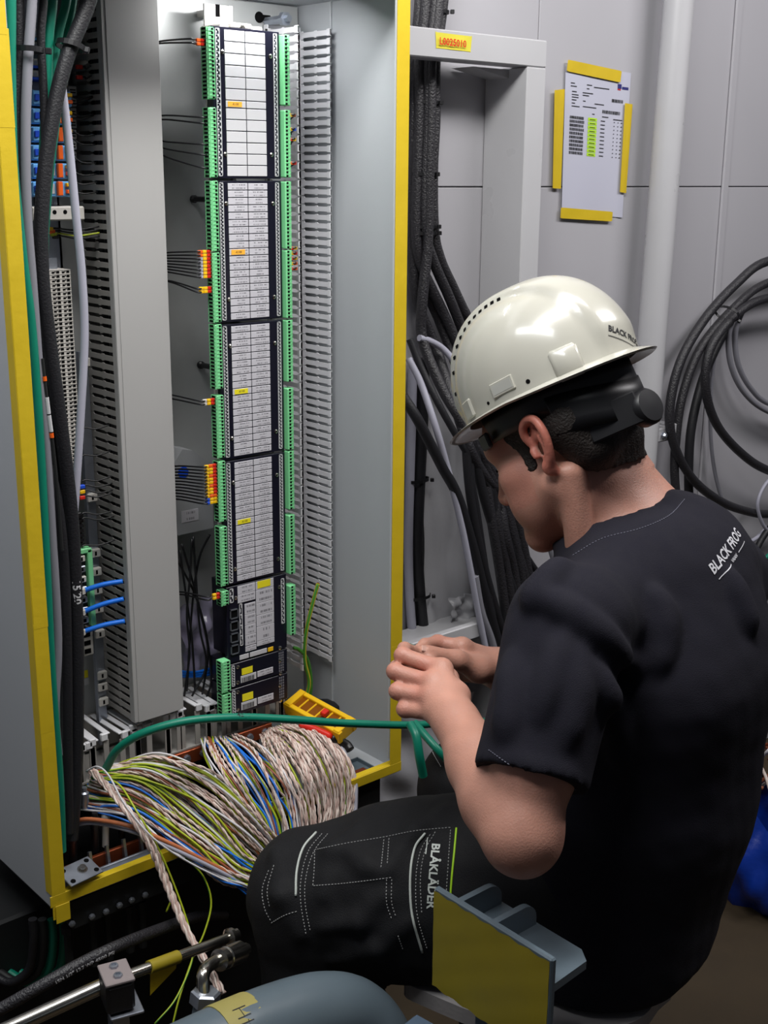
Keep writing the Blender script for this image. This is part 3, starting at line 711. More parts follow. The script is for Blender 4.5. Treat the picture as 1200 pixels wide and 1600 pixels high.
for py, qy, n in ((923, 908, 'upper'), (956, 936, 'middle'), (987, 971, 'lower')):
    a = P(130, py, Y=.17); b = P(193, qy, Y=.145); b[0] = .2035
    t = thing('patch_cable', f'bright blue patch cable into the covered duct, {n} of three', 'cable', a, 'blue patch cables')
    e = MB(); e.tube(catmull([a, (a + b) / 2 + Z_ * .002, b], 8), .0036, 10); e.build('cable_sheath', M_bluec, t, smooth=True)
    e = MB(); e.obox(a - X_ * .006, (X_, Y_, Z_), (.008, .005, .005), .0015); e.build('plug', M_term, t)
# end bracket
x0, x1, z0, z1 = dev_box(50, 133, 323, 346, .165)
t = thing('end_bracket', 'pale bracket with two holes under the blue relays', 'bracket', ((x0 + x1) / 2, .165, z0))
e = MB(); e.box(x0, x1, .165, .204, z0, z1, .002); e.build('bracket_body', M_term, t)
for k in (.42, .62):
    e = MB(); e.lathe([(.0028, 0), (.0028, .0004)], (x0 + (x1 - x0) * k, .165, (z0 + z1) / 2 + .002), -Y_, 10); e.build('hole', M_hole, t)
for k, (m, col) in enumerate(((M_black, M_yelp), (M_black, M_orap), (M_yg, M_yg), (M_black, M_black))):
    duct_wire(80 + k * 3, 358 + k * 4, 148, 354 + k * 5, 'wire from below the pale bracket into the duct, ' + ('yellow ferrule', 'orange ferrule', 'yellow green core', 'all black')[k], 'wires below the pale bracket', m, .0013, .19, col)
# grey pluggable terminal strips
def strip(label, xs, zt, zb, Y, ncol):
    t = thing('terminal_strip', label, 'terminal strip', (sum(xs) / 2, Y, zb))
    e = MB(); e.box(xs[0], xs[1], Y, .204, zb, zt, .001); e.build('strip_body', M_term, t)
    n = int((zt - zb) / .0055); p = (zt - zb) / n; w = (xs[1] - xs[0]) / ncol
    hs = MB(); rb = MB()
    for i in range(n):
        zc = zt - (i + .5) * p
        for c in range(ncol):
            xc = xs[0] + (c + .5) * w
            hs.box(xc + w * .06, xc + w * .36, Y - .0004, Y, zc - p * .3, zc + p * .26)
            hs.box(xc - w * .38, xc - w * .12, Y - .0004, Y, zc - p * .3, zc + p * .12)
            hs.box(xc - w * .1, xc - w * .0, Y - .0004, Y, zc, zc + p * .22)
        rb.box(xs[0], xs[1], Y - .0006, Y, zc + p * .42, zc + p * .5)
    tag(hs.build('contact_holes', M_hole, t), kind='stuff'); tag(rb.build('terminal_ribs', M_term, t), kind='stuff')
    e = MB(); e.box(xs[0] + (xs[1]-xs[0]) * .45, xs[0] + (xs[1]-xs[0]) * .8, .19, .204, zt, zt + .014); e.build('rail_end', M_zinc, t)
strip('tall pale grey terminal strip with rows of dark holes below the pale bracket', (.120, .163), 1.374, 1.105, .17, 3)
strip('second pale terminal strip, left, half hidden by yellow tape and cables', (.072, .104), 1.30, 1.105, .17, 2)
# aluminium rail with clips down to the bottom
ar = thing('profile_rail', 'narrow aluminium rail with pale clips left of the covered duct', 'rail', (.19, .205, .67))
e = MB(); e.box(.183, .200, .205, .209, .672, 1.26, .001); e.box(.183, .186, .200, .206, .672, 1.26); e.build('rail_profile', M_zinc, ar)
for y in (566, 777, 864, 893, 922, 951, 990, 1055, 1073, 1096):
    q = P(137 + (y - 565) * .052, y, Y=.198); e = MB(); e.box(.184, .199, .197, .2045, q[2] - .006, q[2] + .006, .001); c = e.build('clip', M_term, ar)
    e = MB(); e.box(.1895, .1925, .1966, .197, q[2] - .003, q[2] + .003); e.build('slot', M_hole, c)
# green framed board with sockets
x0, x1, z0, z1 = dev_box(108, 143, 862, 984, .18)
t = thing('interface_board', 'green framed board with small sockets above three blue cables', 'circuit board', ((x0 + x1) / 2, .18, z0))
e = MB(); e.box(x0, x1, .18, PY - .001, z0, z1, .002); e.build('board_body', M_dark, t)
e = MB(); e.box(x1 - .007, x1 + .001, .172, .19, z0, z1, .001); e.box(x0, x1, .172, .185, z1 - .005, z1 + .002, .001); e.build('green_frame', M_green, t)
for k in range(7):
    zc = z1 - (k + .8) * (z1 - z0) / 7.5; e = MB(); e.box(x0 + .006, x1 - .010, .173, .18, zc - .0045, zc + .0045, .001); s_ = e.build('socket', M_zinc if k % 2 else M_term, t)
    e = MB(); e.box(x0 + .010, x1 - .014, .1726, .173, zc - .0025, zc + .0025); e.build('opening', M_hole, s_)
x0, x1, z0, z1 = dev_box(92, 147, 995, 1037, .185)
t = thing('socket_block', 'pale block with a column of dark sockets under the green board', 'terminal block', ((x0 + x1) / 2, .185, z0))
e = MB(); e.box(x0, x1, .185, PY - .001, z0, z1, .0015); e.build('block_body', M_term, t)
for k in range(3):
    for c in (.2, .82):
        e = MB(); zc = z1 - (k + .6) * (z1 - z0) / 3.2; e.box(x0 + (x1 - x0) * c - .005, x0 + (x1 - x0) * c + .005, .1845, .185, zc - .0035, zc + .0035); e.build('socket_opening', M_hole, t)
x0, x1, z0, z1 = dev_box(129, 138, 1049, 1072, PY - .001)
t = thing('sticker', 'small yellow and white sticker on the plate below pale socket block', 'sticker', ((x0 + x1) / 2, PY, z0))
e = MB(); e.box(x0, x1, PY - .001, PY - .0002, (z0 + z1) / 2, z1); e.build('yellow_half', M_yel, t)
e = MB(); e.box(x0, x1 + .001, PY - .001, PY - .0002, z0, (z0 + z1) / 2 - .001); e.build('white_half', M_white, t)
x0, x1, z0, z1 = dev_box(120, 129, 802, 855, .18)
e = MB(); e.box(x0, x1, .18, PY - .001, z0, z1, .001)
for k in range(7): e.box(x0, x1 + .001, .178, .18, z0 + (z1 - z0) * k / 7, z0 + (z1 - z0) * (k + .6) / 7)
tag(e.build('relay_socket', M_black, smooth=False), 'small black ribbed module above the green framed board', 'module')

# ------------------------------------------------------------------ the cable drop at the left edge, in front of everything
def cable(name, label, pts, r, mat, cat='cable', group=None, n=12, seg=8, parts=None):
    e = MB(); c = catmull(pts, seg); e.tube(c, r, n)
    if parts is None: return tag(e.build(name, mat, smooth=60), label, cat, group), c
    t = thing(name, label, cat, c[-1], group); e.build('cable_sheath', mat, t, smooth=60); return t, c
def PP(lst, Y): return [P(q[0], q[1], Y=(q[2] if len(q) > 2 else Y)) for q in lst]
ZT = CT - .196
def up(p, dx=0): return np.array([p[0] + dx, p[1], ZT])
b1 = PP([(140, 0), (104, 92), (83, 180), (67, 300), (65, 420), (78, 540), (97, 680), (111, 800), (117, 900), (121, 1040), (119, 1200), (112, 1310)], .05)
c1, cc = cable('cable', 'thick black cable with white handwritten code 15/20 hanging in front of the left rail', [up(b1[0], .012)] + b1, .0090, M_rub, n=14, parts=1)
o0 = P(118, 920, Y=.05) + np.array([-.0065, -.0107, 0]); fx = -Z_; fy = np.array([.84, -.54, 0.])
def on_c(u, v):
    a = v / .0092; nrm = np.array([-.35, -.937, 0]); sd = np.array([.937, -.35, 0]); ctr = P(118.5, 922, Y=.05)
    return ctr - Z_ * u + (.0093) * (nrm * math.cos(a) + sd * math.sin(a)) + X_ * (-.006) * u / .02 * 0
e = MB(); e.text('15/20', .0145, on_c, bold=.0004); e.build('handwriting', M_white, c1)
specs = [
 ('black rubber cable, leftmost beside the yellow tape, sloping into the cabinet', [(28, 0), (29, 90), (25, 180), (30, 290), (38, 420), (49, 560), (62, 690), (84, 760), (98, 860), (104, 1000), (106, 1200), (108, 1300)], .045, .0070, M_rub),
 ('light grey cable running full height between leftmost black and thick black cables', [(50, 0), (44, 90), (40, 200), (42, 330), (51, 450), (60, 570), (72, 690), (82, 850), (90, 1000), (86, 1110), (91, 1180)], .035, .0058, M_gcab),
 ('thin teal cable behind the leftmost black cable', [(16, 0), (16, 120), (20, 260), (34, 400), (47, 500), (58, 640), (66, 780), (72, 900), (80, 1060), (92, 1220), (96, 1330)], .03, .0065, M_teal),
 ('teal cable crossing behind the thick black cable at the top', [(82, 0), (76, 60), (74, 130), (68, 250), (62, 420), (70, 640), (80, 800), (98, 1000), (100, 1180), (98, 1300)], .07, .006, M_teal),
 ('second teal cable from the top, right of the tied pair', [(104, 0), (92, 50), (82, 110), (76, 200), (66, 330), (72, 480), (90, 700), (107, 960), (115, 1150), (112, 1280)], .085, .0055, M_teal),
 ('pale grey cable curving over the terminal strip then behind the black one', [(96, 130), (108, 230), (118, 330), (128, 430), (132, 530), (126, 650), (119, 760), (108, 900), (104, 1010), (108, 1120), (110, 1260)], .075, .0052, M_lgcab),
 ('narrow black cable between the grey and thick black ones', [(68, 0), (64, 60), (68, 140), (70, 240), (63, 360), (64, 520), (78, 660), (92, 800), (98, 960), (101, 1150), (104, 1290)], .06, .0048, M_rub),
 ('narrow teal cable deep behind the black ones', [(114, 0), (102, 70), (90, 170), (76, 290), (70, 420), (84, 600), (97, 780), (112, 960), (120, 1100), (118, 1270)], .1, .005, M_teal),
 ('thin grey marked cable behind the thick black one at its foot', [(92, 620), (98, 760), (103, 880), (104, 970), (106, 1090), (108, 1250)], .065, .0058, M_gcab)]
for lab, pts, Y, r, m in specs:
    q = PP(pts, Y)
    if pts[0][1] == 0: q = [up(q[0], (q[0][0] - q[1][0]) * .3)] + q
    if 'marked' in lab or lab.startswith('light grey cable'):
        t, cc = cable('cable', lab, q, r, m, parts=1)
        if 'marked' in lab:
            ctr = P(104, 1064, Y=Y); e = MB()
            e.text('9/44', .012, lambda u, v: ctr - Z_ * u + (r + .0003) * (np.array([-.35, -.937, 0]) * math.cos(v / r) + np.array([.937, -.35, 0]) * math.sin(v / r)), bold=.0003)
            e.build('handwriting', M_ink, t)
    else: cable('cable', lab, q, r, m)
e = MB(); pts = PP([(66, 560), (74, 630), (83, 700), (90, 770), (97, 860)], .03); e.tube(catmull(pts, 8), .0022, 7)
t = thing('marked_wire', 'thin dark wire with white and orange sleeve sections over the thick black cable', 'wire', pts[-1]); e.build('core', M_dark, t)
for k, (a, m) in enumerate(((.1, M_orap), (.22, M_white), (.32, M_white), (.42, M_orap))):
    c = catmull(pts, 30); i = int(a * len(c)); e = MB(); e.tube(c[i:i + (12 if m is M_white else 4)], .0028, 8); e.build('marker_sleeve', m, t)
# cable ties at the top of the drop
def tie(name_lab, c, axdir, r, grp, mat=M_black, w=.0022):
    axdir = np.array(axdir, float); axdir /= np.linalg.norm(axdir)
    t = thing('cable_tie', name_lab, 'cable tie', c, grp)
    a = np.array([0, 0, 1.]) if abs(axdir[2]) < .9 else np.array([1., 0, 0])
    rx, ry = (r, r) if np.isscalar(r) else r
    u = np.cross(axdir, a); u /= np.linalg.norm(u); v = np.cross(axdir, u)
    vs = []; n = 20
    for k in range(n):
        th = 2 * math.pi * k / n; d = u * math.cos(th) * rx + v * math.sin(th) * ry; dn = d / np.linalg.norm(d)
        for (dr, da) in ((0, -w), (.0012, -w), (.0012, w), (0, w)): vs.append(np.array(c) + d + dn * dr + axdir * da)
    fs = [(k*4+j, k*4+(j+1)%4, ((k+1)%n)*4+(j+1)%4, ((k+1)%n)*4+j) for k in range(n) for j in range(4)]
    e = MB(); e.add(vs, fs); e.build('tie_band', mat, t)
    d = -Y_ * .6 + X_ * .8; d -= axdir * np.dot(d, axdir); d /= np.linalg.norm(d)
    e = MB(); e.obox(np.array(c) + d * (max(rx, ry) + .002), (d, np.cross(axdir, d), axdir), (.0035, .003, .0035), .0008); e.build('tie_head', mat, t)
    return t
tie('black cable tie round the grey and leftmost black cables at the top left', P(42, 78, Y=.043), (.05, 0, 1), (.022, .016), 'ties of the left cable drop', w=.003)
tie('black cable tie round thick black cable near the top', P(110, 72, Y=.055), (.3, .05, .9), (.017, .016), 'ties of the left cable drop', w=.003)

# ================================================================== bottom of the cabinet: bars, ends, tools
e = MB(); e.box(.02, .43, .03, .225, CB + .0022, CB + .004); tag(e.build('floor_dark_sheet', M_hole), 'black sheet giving the dark of the cabinet floor under the wire bundles', 'plate')  # black sheet over the floor paints in the dark beneath the wires
cu = thing('copper_bar', 'copper earthing bar with screws behind the wire bundles', 'copper bar', (.32, .14, .634))
e = MB(); e.box(.19, .452, .137, .143, .629, .651, .001); e.build('bar', M_cu, cu)
for xx in (.21, .41):
    e = MB(); e.box(xx, xx + .02, .143, .225, CB + .005, .640); e.build('bar_support', M_black, cu)
for i in range(9):
    e = MB(); x = .205 + i * .029; e.lathe([(.0062, 0), (.0062, .002), (.0048, .002), (.0048, .005), (.002, .005)], (x, .137, .640), -Y_, 10); e.build('screw', M_zinc, cu)
cu = thing('copper_bar', 'copper bar at the lower left with black cable ends', 'copper bar', (.09, .05, CB + .005))
e = MB(); e.box(.022, .21, .044, .05, CB + .0045, CB + .024, .001); e.box(.025, .035, .05, .09, CB + .0045, CB + .02); e.build('bar', M_cu, cu)
for px, y0, y1, m, r in ((113, 1290, 1345, M_black, .008), (148, 1270, 1330, M_black, .007), (165, 1262, 1322, M_term, .006), (190, 1262, 1308, M_black, .006), (131, 1230, 1262, M_zinc, .007), (212, 1250, 1298, M_black, .006)):
    a, b = P(px, y0, Y=.062), P(px, y1, Y=.062)
    e = MB(); e.lathe([(r * .6, 0), (r * .62, .006), (r, .008), (r, .022), (r * .8, .024), (r * .8, np.linalg.norm(a - b))], a, b - a, 10)
    tag(e.build('cable_end', m, smooth=50), ('black' if m is M_black else 'white' if m is M_term else 'metal') + ' sleeved cable end standing on the lower copper bar', 'cable end', 'cable ends at the lower copper bar ' + m.name)
e = MB(); e.box(.022, .42, .03, .034, CB + .0045, CB + .013, .001); tag(e.build('clamp_rail', M_zinc), 'thin zinc rail along the cabinet floor behind the taped edge', 'rail')
for k in range(5):
    e = MB(); x = .075 + k * .026; e.prism([(x, .036, CB + .005), (x, .046, CB + .005), (x, .046, CB + .034), (x, .041, CB + .036)], (.004, 0, 0)); tag(e.build('clamp_plate', M_zinc), 'thin metal clamp plate at the front of the lower copper bar', 'clamp', 'clamp plates on the cabinet floor')

# yellow case on the bottom ledge
ca = P(462, 1098, Y=.145); cb = P(538, 1140, Y=.045); dl = cb - ca; L = np.linalg.norm(dl); dl /= L
cu_ = np.array([0, 0, 1.]) + .3 * np.array([-1, 0, 0]); sd = np.cross(dl, cu_); sd /= np.linalg.norm(sd); un = np.cross(sd, dl)
mid = (ca + cb) / 2
cs = thing('plastic_case', 'yellow plastic case with brown windows beside the pliers', 'case', mid - Z_ * .02)
H2 = .011; W2 = .02
e = MB()
for s_ in (-1, 1): e.obox(mid + sd * s_ * (W2 - .003), (dl, sd, un), (L / 2 + .008, .0042, H2), .001)
for k in range(7): e.obox(mid + dl * (-L / 2 + L * k / 6), (dl, sd, un), (.0015 if 0 < k < 6 else .006, W2, H2 - (.003 if 0 < k < 6 else -.002)), .001)
e.build('case_frame', M_yelp, cs)
e = MB(); e.obox(mid, (dl, sd, un), (L / 2, W2 - .006, H2 - .005)); e.build('amber_window', pbr('amber_plastic', (132, 74, 10), .25), cs)
e = MB(); e.obox(mid + un * .014 + dl * .012, (dl, sd, un), (.005, .006, .004), .001); e.build('red_clip', M_red, cs)
e = MB(); q = P(505, 1090, Y=.17); q[2] = .62
e.lathe([(.012, 0), (.024, .004), (.026, .03), (.022, .045), (.008, .05)], q - np.array([0, 0, .03]), Z_ + X_ * .2, 18); tag(e.build('black_knob', M_black, smooth=50), 'round black knob behind the yellow case', 'knob')
# pliers
pl = thing('pliers', 'pliers with red handles lying among wires beside the yellow case', 'pliers', P(520, 1165, Y=.055))
for a, b, c in (((468, 1132), (492, 1141), (517, 1152)), ((492, 1158), (514, 1162), (536, 1169))):
    q = PP([(a[0], a[1], .075), (b[0], b[1], .065), (c[0], c[1], .05)], .05); cc = catmull(q, 6); e = MB(); e.tube(cc, [.004 + .0032 * math.sin(min(1, i / 5) * 1.57) for i in range(len(cc))], 10); e.build('red_handle', M_red, pl, smooth=True)
e = MB(); q = PP([(517, 1152, .05), (540, 1162, .04), (548, 1172, .03)], .05); e.tube(catmull(q, 5), .007, 8); e.build('pliers_head', M_black, pl, smooth=True)
# small tray at the ledge
q = P(558, 1190, Y=.035); q = np.array([.545, .035, CB + .003])
tr = thing('tool_tray', 'small grey tray with orange insert on the right end of the ledge', 'tray', q)
e = MB(); e.box(q[0] - .022, q[0] + .022, .012, .062, q[2], q[2] + .004, .001); e.box(q[0] - .022, q[0] - .020, .012, .062, q[2], q[2] + .010); e.box(q[0] + .020, q[0] + .022, .012, .062, q[2], q[2] + .010); e.box(q[0]-.022, q[0]+.022, .060, .062, q[2], q[2]+.010); e.build('tray_body', M_pgrey, tr)
e = MB(); e.box(q[0] - .012, q[0] + .012, .02, .035, q[2] + .004, q[2] + .006, .001); e.build('orange_insert', M_cu, tr)

# ------------------------------------------------------------------ the wire bundles
def jit(q, s, rng): return q + np.array([rng.gauss(0, s), rng.gauss(0, s), rng.gauss(0, s)])
WN = {'beige': ('twisted beige core wire', (M_beige, M_beige2)), 'yg': ('yellow green core wire', (M_yg, M_ygg)), 'blue': ('blue core wire', (M_blue_w,)), 'brown': ('brown core wire', (M_brown_w,)), 'white': ('white core wire', (M_white_w,))}
def core_wire(pts, kind, where, grp, r=.0014, seg=7, n=6):
    nm, mats = WN[kind]; c = catmull(pts, seg); lab = f'{nm} {where}'
    if kind == 'beige':
        p, t, u, w = frames(c); d = np.concatenate([[0], np.cumsum(np.linalg.norm(np.diff(p, axis=0), axis=1))])
        # refine so the twist reads
        m = max(20, int(d[-1] / .005)); s = np.linspace(0, d[-1], m)
        pi = np.stack([np.interp(s, d, p[:, k]) for k in range(3)], 1); _, t, u, w = frames(pi)
        e = MB()
        for k in range(2):
            ph = s / .030 * 2 * math.pi + k * math.pi + hash((round(pts[0][0], 4))) % 7
            e.tube(pi + .72 * r * (np.cos(ph)[:, None] * u + np.sin(ph)[:, None] * w), r * .82, 5, mi=k)
        o = e.build('core_wire', list(mats), smooth=True)
    elif kind == 'yg':
        e = MB(); e.tube(c, r, n); p, t, u, w = frames(c); ph = np.linspace(0, 5, len(p))
        e.tube(p + .45 * r * (np.cos(ph)[:, None] * u + np.sin(ph)[:, None] * w), r * .72, 5, mi=1)
        o = e.build('core_wire', list(mats), smooth=True)
    else:
        e = MB(); e.tube(c, r, n); o = e.build('core_wire', mats[0], smooth=True)
    return tag(o, lab, 'wire', f'{nm}s {grp}')
rng = random.Random(21)
def bundle(rows, paths, n, mix, where, grp, jz=.004, thick=.02):
    """paths: guide lines (left edge of the bundle first); wires are spread between and stacked to a thickness"""
    m = len(paths[0]); G = [np.array([P(*q[:2], Y=q[2]) for q in pth]) for pth in paths]
    for i in range(n):
        s = (i + rng.uniform(.1, .9)) / n * (len(G) - 1); k = min(int(s), len(G) - 2); f = s - k
        g = G[k] * (1 - f) + G[k + 1] * f
        dp = rng.random() ** 1.3 * thick
        wob = np.array([[rng.gauss(0, jz), 0, rng.gauss(0, jz)] for _ in range(m)]); wob[0] *= .4
        away = np.array([.25, .75, -.35]) * dp
        core_wire([g[j] + wob[j] + away for j in range(m)], mix(i, s), where, grp, r=rng.uniform(.0013, .0018))
def mixA(i, s):
    return rng.choices(['beige', 'yg', 'white', 'blue', 'brown'], [36, 26, 10, 18, 10] if s > 1.2 else [50, 26, 20, 4, 1])[0]
# A: the big sheaf from the left, sweeping to the knee
bundle(0, [[(180, 1196, .10), (250, 1184, .05), (330, 1206, .0), (395, 1262, -.045), (440, 1325, -.06), (462, 1400, -.05)],
           [(150, 1205, .10), (235, 1210, .05), (320, 1270, -.01), (385, 1335, -.055), (430, 1370, -.065), (455, 1430, -.05)],
           [(140, 1225, .09), (220, 1245, .04), (310, 1310, -.02), (375, 1360, -.06), (420, 1385, -.07), (455, 1450, -.05)],
           [(125, 1265, .08), (210, 1280, .03), (290, 1335, -.03), (350, 1375, -.06), (400, 1400, -.07), (455, 1470, -.05)]],
       92, mixA, 'in the long left bundle sweeping toward the knee', 'in the left bundle')
def mixB(i, s): return ['white', 'yg', 'beige', 'white', 'blue', 'brown', 'beige', 'blue', 'yg', 'brown', 'beige', 'beige', 'yg', 'blue'][i % 14]
bundle(0, [[(316, 1156, .13), (322, 1185, .06), (355, 1235, .0), (395, 1290, -.04), (425, 1345, -.06)],
           [(345, 1152, .13), (370, 1180, .05), (405, 1235, -.01), (428, 1290, -.04), (440, 1350, -.06)],
           [(376, 1148, .13), (418, 1172, .05), (456, 1225, -.01), (474, 1285, -.04), (478, 1345, -.06)]],
       46, mixB, 'in the mixed middle bundle between the two larger ones', 'in the middle bundle')
def mixC(i, s): return 'yg' if i % 9 == 4 else 'beige'
bundle(0, [[(412, 1148, .12), (420, 1180, .04), (440, 1225, -.01), (462, 1270, -.035), (474, 1345, -.05)],
           [(425, 1138, .12), (455, 1160, .05), (485, 1205, 0), (502, 1255, -.03), (505, 1330, -.05)],
           [(445, 1134, .12), (490, 1145, .06), (526, 1185, .005), (540, 1240, -.02), (538, 1310, -.05)],
           [(460, 1134, .12), (510, 1150, .06), (545, 1195, .01), (553, 1245, -.01), (546, 1310, -.05)]],
       74, mixC, 'in the dense right bundle arching over the ledge', 'in the right bundle')
e = MB(); e.tube(catmull(PP([(470, 1132, .12), (522, 1156, .055), (551, 1205, .012), (556, 1250, -.012), (549, 1310, -.05)], 0), 8), .0035, 8)
tag(e.build('core_wire', M_lgcab, smooth=True), 'thicker pale grey cable along the right edge of the right bundle', 'cable')
# stray wires hanging over the taped edge
st = [(142, 1203, .09), (165, 1225, .05), (195, 1262, .0), (235, 1320, -.03), (262, 1385, -.05), (290, 1450, -.08), (322, 1505, -.12), (347, 1552, -.16)]
for k in range(4):
    core_wire([P(x + (k - 1.5) * 2.6, y + rng.uniform(-2, 2), Y=Y + rng.uniform(-.003, .003)) for x, y, Y in st], 'beige', 'hanging down over the taped edge to the pipe', 'hanging over the edge', r=.0022)
core_wire(PP([(150, 1215, .09), (185, 1225, .04), (215, 1270, -.01), (245, 1320, -.035), (275, 1390, -.05), (298, 1460, -.08), (300, 1500, -.1), (275, 1560, -.12), (242, 1600, -.13)], 0), 'yg', 'hanging in a long curve left of the beige strand', 'hanging over the edge')
core_wire(PP([(290, 1340, -.04), (318, 1370, -.05), (330, 1410, -.06), (320, 1455, -.07), (300, 1500, -.08), (280, 1560, -.1), (270, 1600, -.11)], 0), 'yg', 'hanging in a short loop right of the beige strand', 'hanging over the edge')
core_wire(PP([(262, 1370, -.03), (268, 1400, -.03), (260, 1425, -.03)], 0), 'yg', 'short end dangling under the taped edge', 'hanging over the edge')
core_wire(PP([(135, 1205, .09), (152, 1198, .07), (170, 1212, .04), (196, 1258, .0), (240, 1310, -.035), (300, 1350, -.05), (380, 1390, -.065), (420, 1420, -.06)], 0), 'white', 'crossing over the left bundle', 'crossing the left bundle')
for a in ([(112, 1285, .07), (140, 1280, .05), (200, 1290, .0), (260, 1315, -.03), (330, 1350, -.05), (400, 1385, -.065)], [(116, 1289, .07), (150, 1286, .045), (210, 1300, -.005), (270, 1326, -.035), (340, 1360, -.055), (405, 1395, -.068)]):
    e = MB(); e.tube(catmull(PP(a, 0), 8), .003, 8); m = M_brown_w if a[0][0] == 112 else M_lgcab
    tag(e.build('core_wire', pbr('orange_brown_sheath', (190, 112, 72), .45) if m is M_brown_w else m, smooth=True), ('orange brown' if m is M_brown_w else 'pale grey') + ' thicker wire along the lower edge of left bundle', 'wire')
# the big teal cable
tq = PP([(166, 1200, .075), (185, 1170, .05), (225, 1145, .02), (290, 1127, -.01), (370, 1121, -.035), (450, 1124, -.05), (540, 1130, -.055), (642, 1133, -.06), (700, 1129, -.055), (776, 1127, -.04), (850, 1128, -.02)], 0)
t, cc = cable('cable', 'teal cable arching across the cabinet foot into the hands of the person', tq, .0058, M_teal, n=12, parts=1)
ctr = P(380, 1121, Y=-.037); dd = P(400, 1121.5, Y=-.042) - P(360, 1121, Y=-.033); dd /= np.linalg.norm(dd)
nr = CAM - ctr; nr -= dd * nr.dot(dd); nr /= np.linalg.norm(nr); nu = np.cross(dd, nr); nu *= -1 if nu[2] > 0 else 1
e = MB(); nu = np.cross(nr, dd); nr2 = nr * .8 + nu * .6; nu2 = np.cross(nr2, dd)
e.text('4E/JU', .0100, lambda u, v: ctr + dd * u + .0062 * (nr2 * math.cos(v / .0062) + nu2 * math.sin(v / .0062)), bold=.0001); e.build('handwriting', M_ink, t)
cable('cable', 'cut teal cable end pointing down below the hands', PP([(641, 1131, -.10), (650, 1150, -.12), (655, 1180, -.13), (661, 1212, -.13)], 0), .0068, M_teal)
cable('cable', 'teal cable sloping down behind the forearm', PP([(648, 1130, -.07), (665, 1150, -.10), (690, 1178, -.13), (720, 1210, -.14)], 0), .0062, M_teal)
# ================================================================== below and beside the cabinet
for i, (px, m) in enumerate(((60, M_dark), (75, M_teal), (92, M_teal), (100, M_rub), (45, M_rub))):
    cable('cable', ('teal' if m is M_teal else 'black') + ' cable looping in the dark under the cabinet, ' + ('leftmost but one', 'left of the two teal ones', 'right of the two teal ones', 'rightmost', 'leftmost')[i], PP([(px + 6, 1436, .06), (px + 8, 1470, .06), (px, 1515, .07), (px - 30, 1535, .09), (px - 60, 1520, .12)], 0), .006, m, group='cables under the cabinet ' + m.name)
for px in (105, 143, 167, 200, 220):
    e = MB(); a = P(px, 1448 - (px - 100) * .35, Y=.03); e.lathe([(.009, 0), (.009, .01), (.006, .012), (.006, .075)], a, -Z_, 8); tag(e.build('cable_gland', M_dark), 'dark cable gland under the cabinet', 'cable gland', 'glands under the cabinet')
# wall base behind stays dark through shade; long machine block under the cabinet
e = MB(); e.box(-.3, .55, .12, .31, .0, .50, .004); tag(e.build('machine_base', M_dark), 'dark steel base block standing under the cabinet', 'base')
# hydraulic hose with white print
hq = [P(x, y, c=c) for x, y, c in ((-60, 1606, 1.49), (0, 1577, 1.5), (60, 1543, 1.51), (120, 1509, 1.53), (180, 1480, 1.56), (250, 1452, 1.66), (310, 1432, 1.78), (350, 1430, 1.90))]
ho, hc = cable('hydraulic_hose', 'black ribbed hydraulic hose with white pressure print at the lower left', hq, .0078, M_braid, cat='hose', n=16, parts=1)
rb = MB()
for k in range(70):
    p_, t_, u_, w_ = frames(hc); i = min(len(hc) - 2, int(k * .55)); a = p_[i] * (1 - (k * .55 % 1)) + p_[i + 1] * (k * .55 % 1)
    rb.lathe([(.0077, -.0010), (.0083, 0), (.0077, .0010)], a, t_[i] + u_[i] * .8, 14)
tag(rb.build('hose_ribs', M_braid, ho, smooth=True), kind='stuff')
hp, ht, hu, hw = frames(hc); hl = np.concatenate([[0], np.cumsum(np.linalg.norm(np.diff(hp, axis=0), axis=1))])
def on_hose(u, v):
    s = .155 + u; q = np.array([np.interp(s, hl, hp[:, k]) for k in range(3)]); d = np.array([np.interp(s, hl, ht[:, k]) for k in range(3)]); d /= np.linalg.norm(d)
    n = CAM - q; n -= d * n.dot(d); n /= np.linalg.norm(n); b = np.cross(n, d); n = n * .75 - b * .66; b = np.cross(n, d)
    return q + .0086 * (n * math.cos(v / .0085) + b * math.sin(v / .0085))
e = MB(); e.text('1SN 1/2" 12.7 WP 4500 PSI', .0068, on_hose, bold=.0002); e.build('lettering', M_white, ho)
# stainless pipe, clamp, tape
p0, p1, p2, p3 = [P(x, y, c=c) for x, y, c in ((-40, 1632, 1.44), (180, 1531, 1.50), (210, 1520, 1.515), (356, 1466, 1.63))]
sp_ = thing('steel_pipe', 'polished steel pipe running from lower left through the clamp', 'pipe', p1)
e = MB(); e.tube([p0, p1], .0095, 18); e.build('pipe_tube', M_steel, sp_, smooth=60)
e = MB(); e.tube([p1, p2, p3], .0068, 16); e.build('thin_tube', M_steel, sp_, smooth=60)
dd = (p3 - p2) / np.linalg.norm(p3 - p2)
e = MB(); e.lathe([(.008, 0), (.0125, .002), (.0125, .007), (.009, .009), (.009, .016)], p3, dd, 12); e.build('end_nut', M_steel, sp_, smooth=40)
t = thing('pipe_clamp', 'two bolt pipe clamp with grey top plate on the steel pipe', 'clamp', p1 - Z_ * .03)
ld = (p1 - p0); ld[2] = 0; ld /= np.linalg.norm(ld); sd = np.cross(Z_, ld); tn = np.array([-.25, -.25, .93]); c = P(182, 1532, c=1.475)
e = MB(); e.obox(c - Z_ * .012, (ld, sd, Z_), (.017, .021, .020), .004); e.build('clamp_body', M_black, t)
e = MB(); e.obox(c + Z_ * .0102, (ld, sd, Z_), (.0175, .022, .002), .001); tpl = e.build('top_plate', pbr('pinkish_grey_plastic', (140, 130, 130), .45), t)
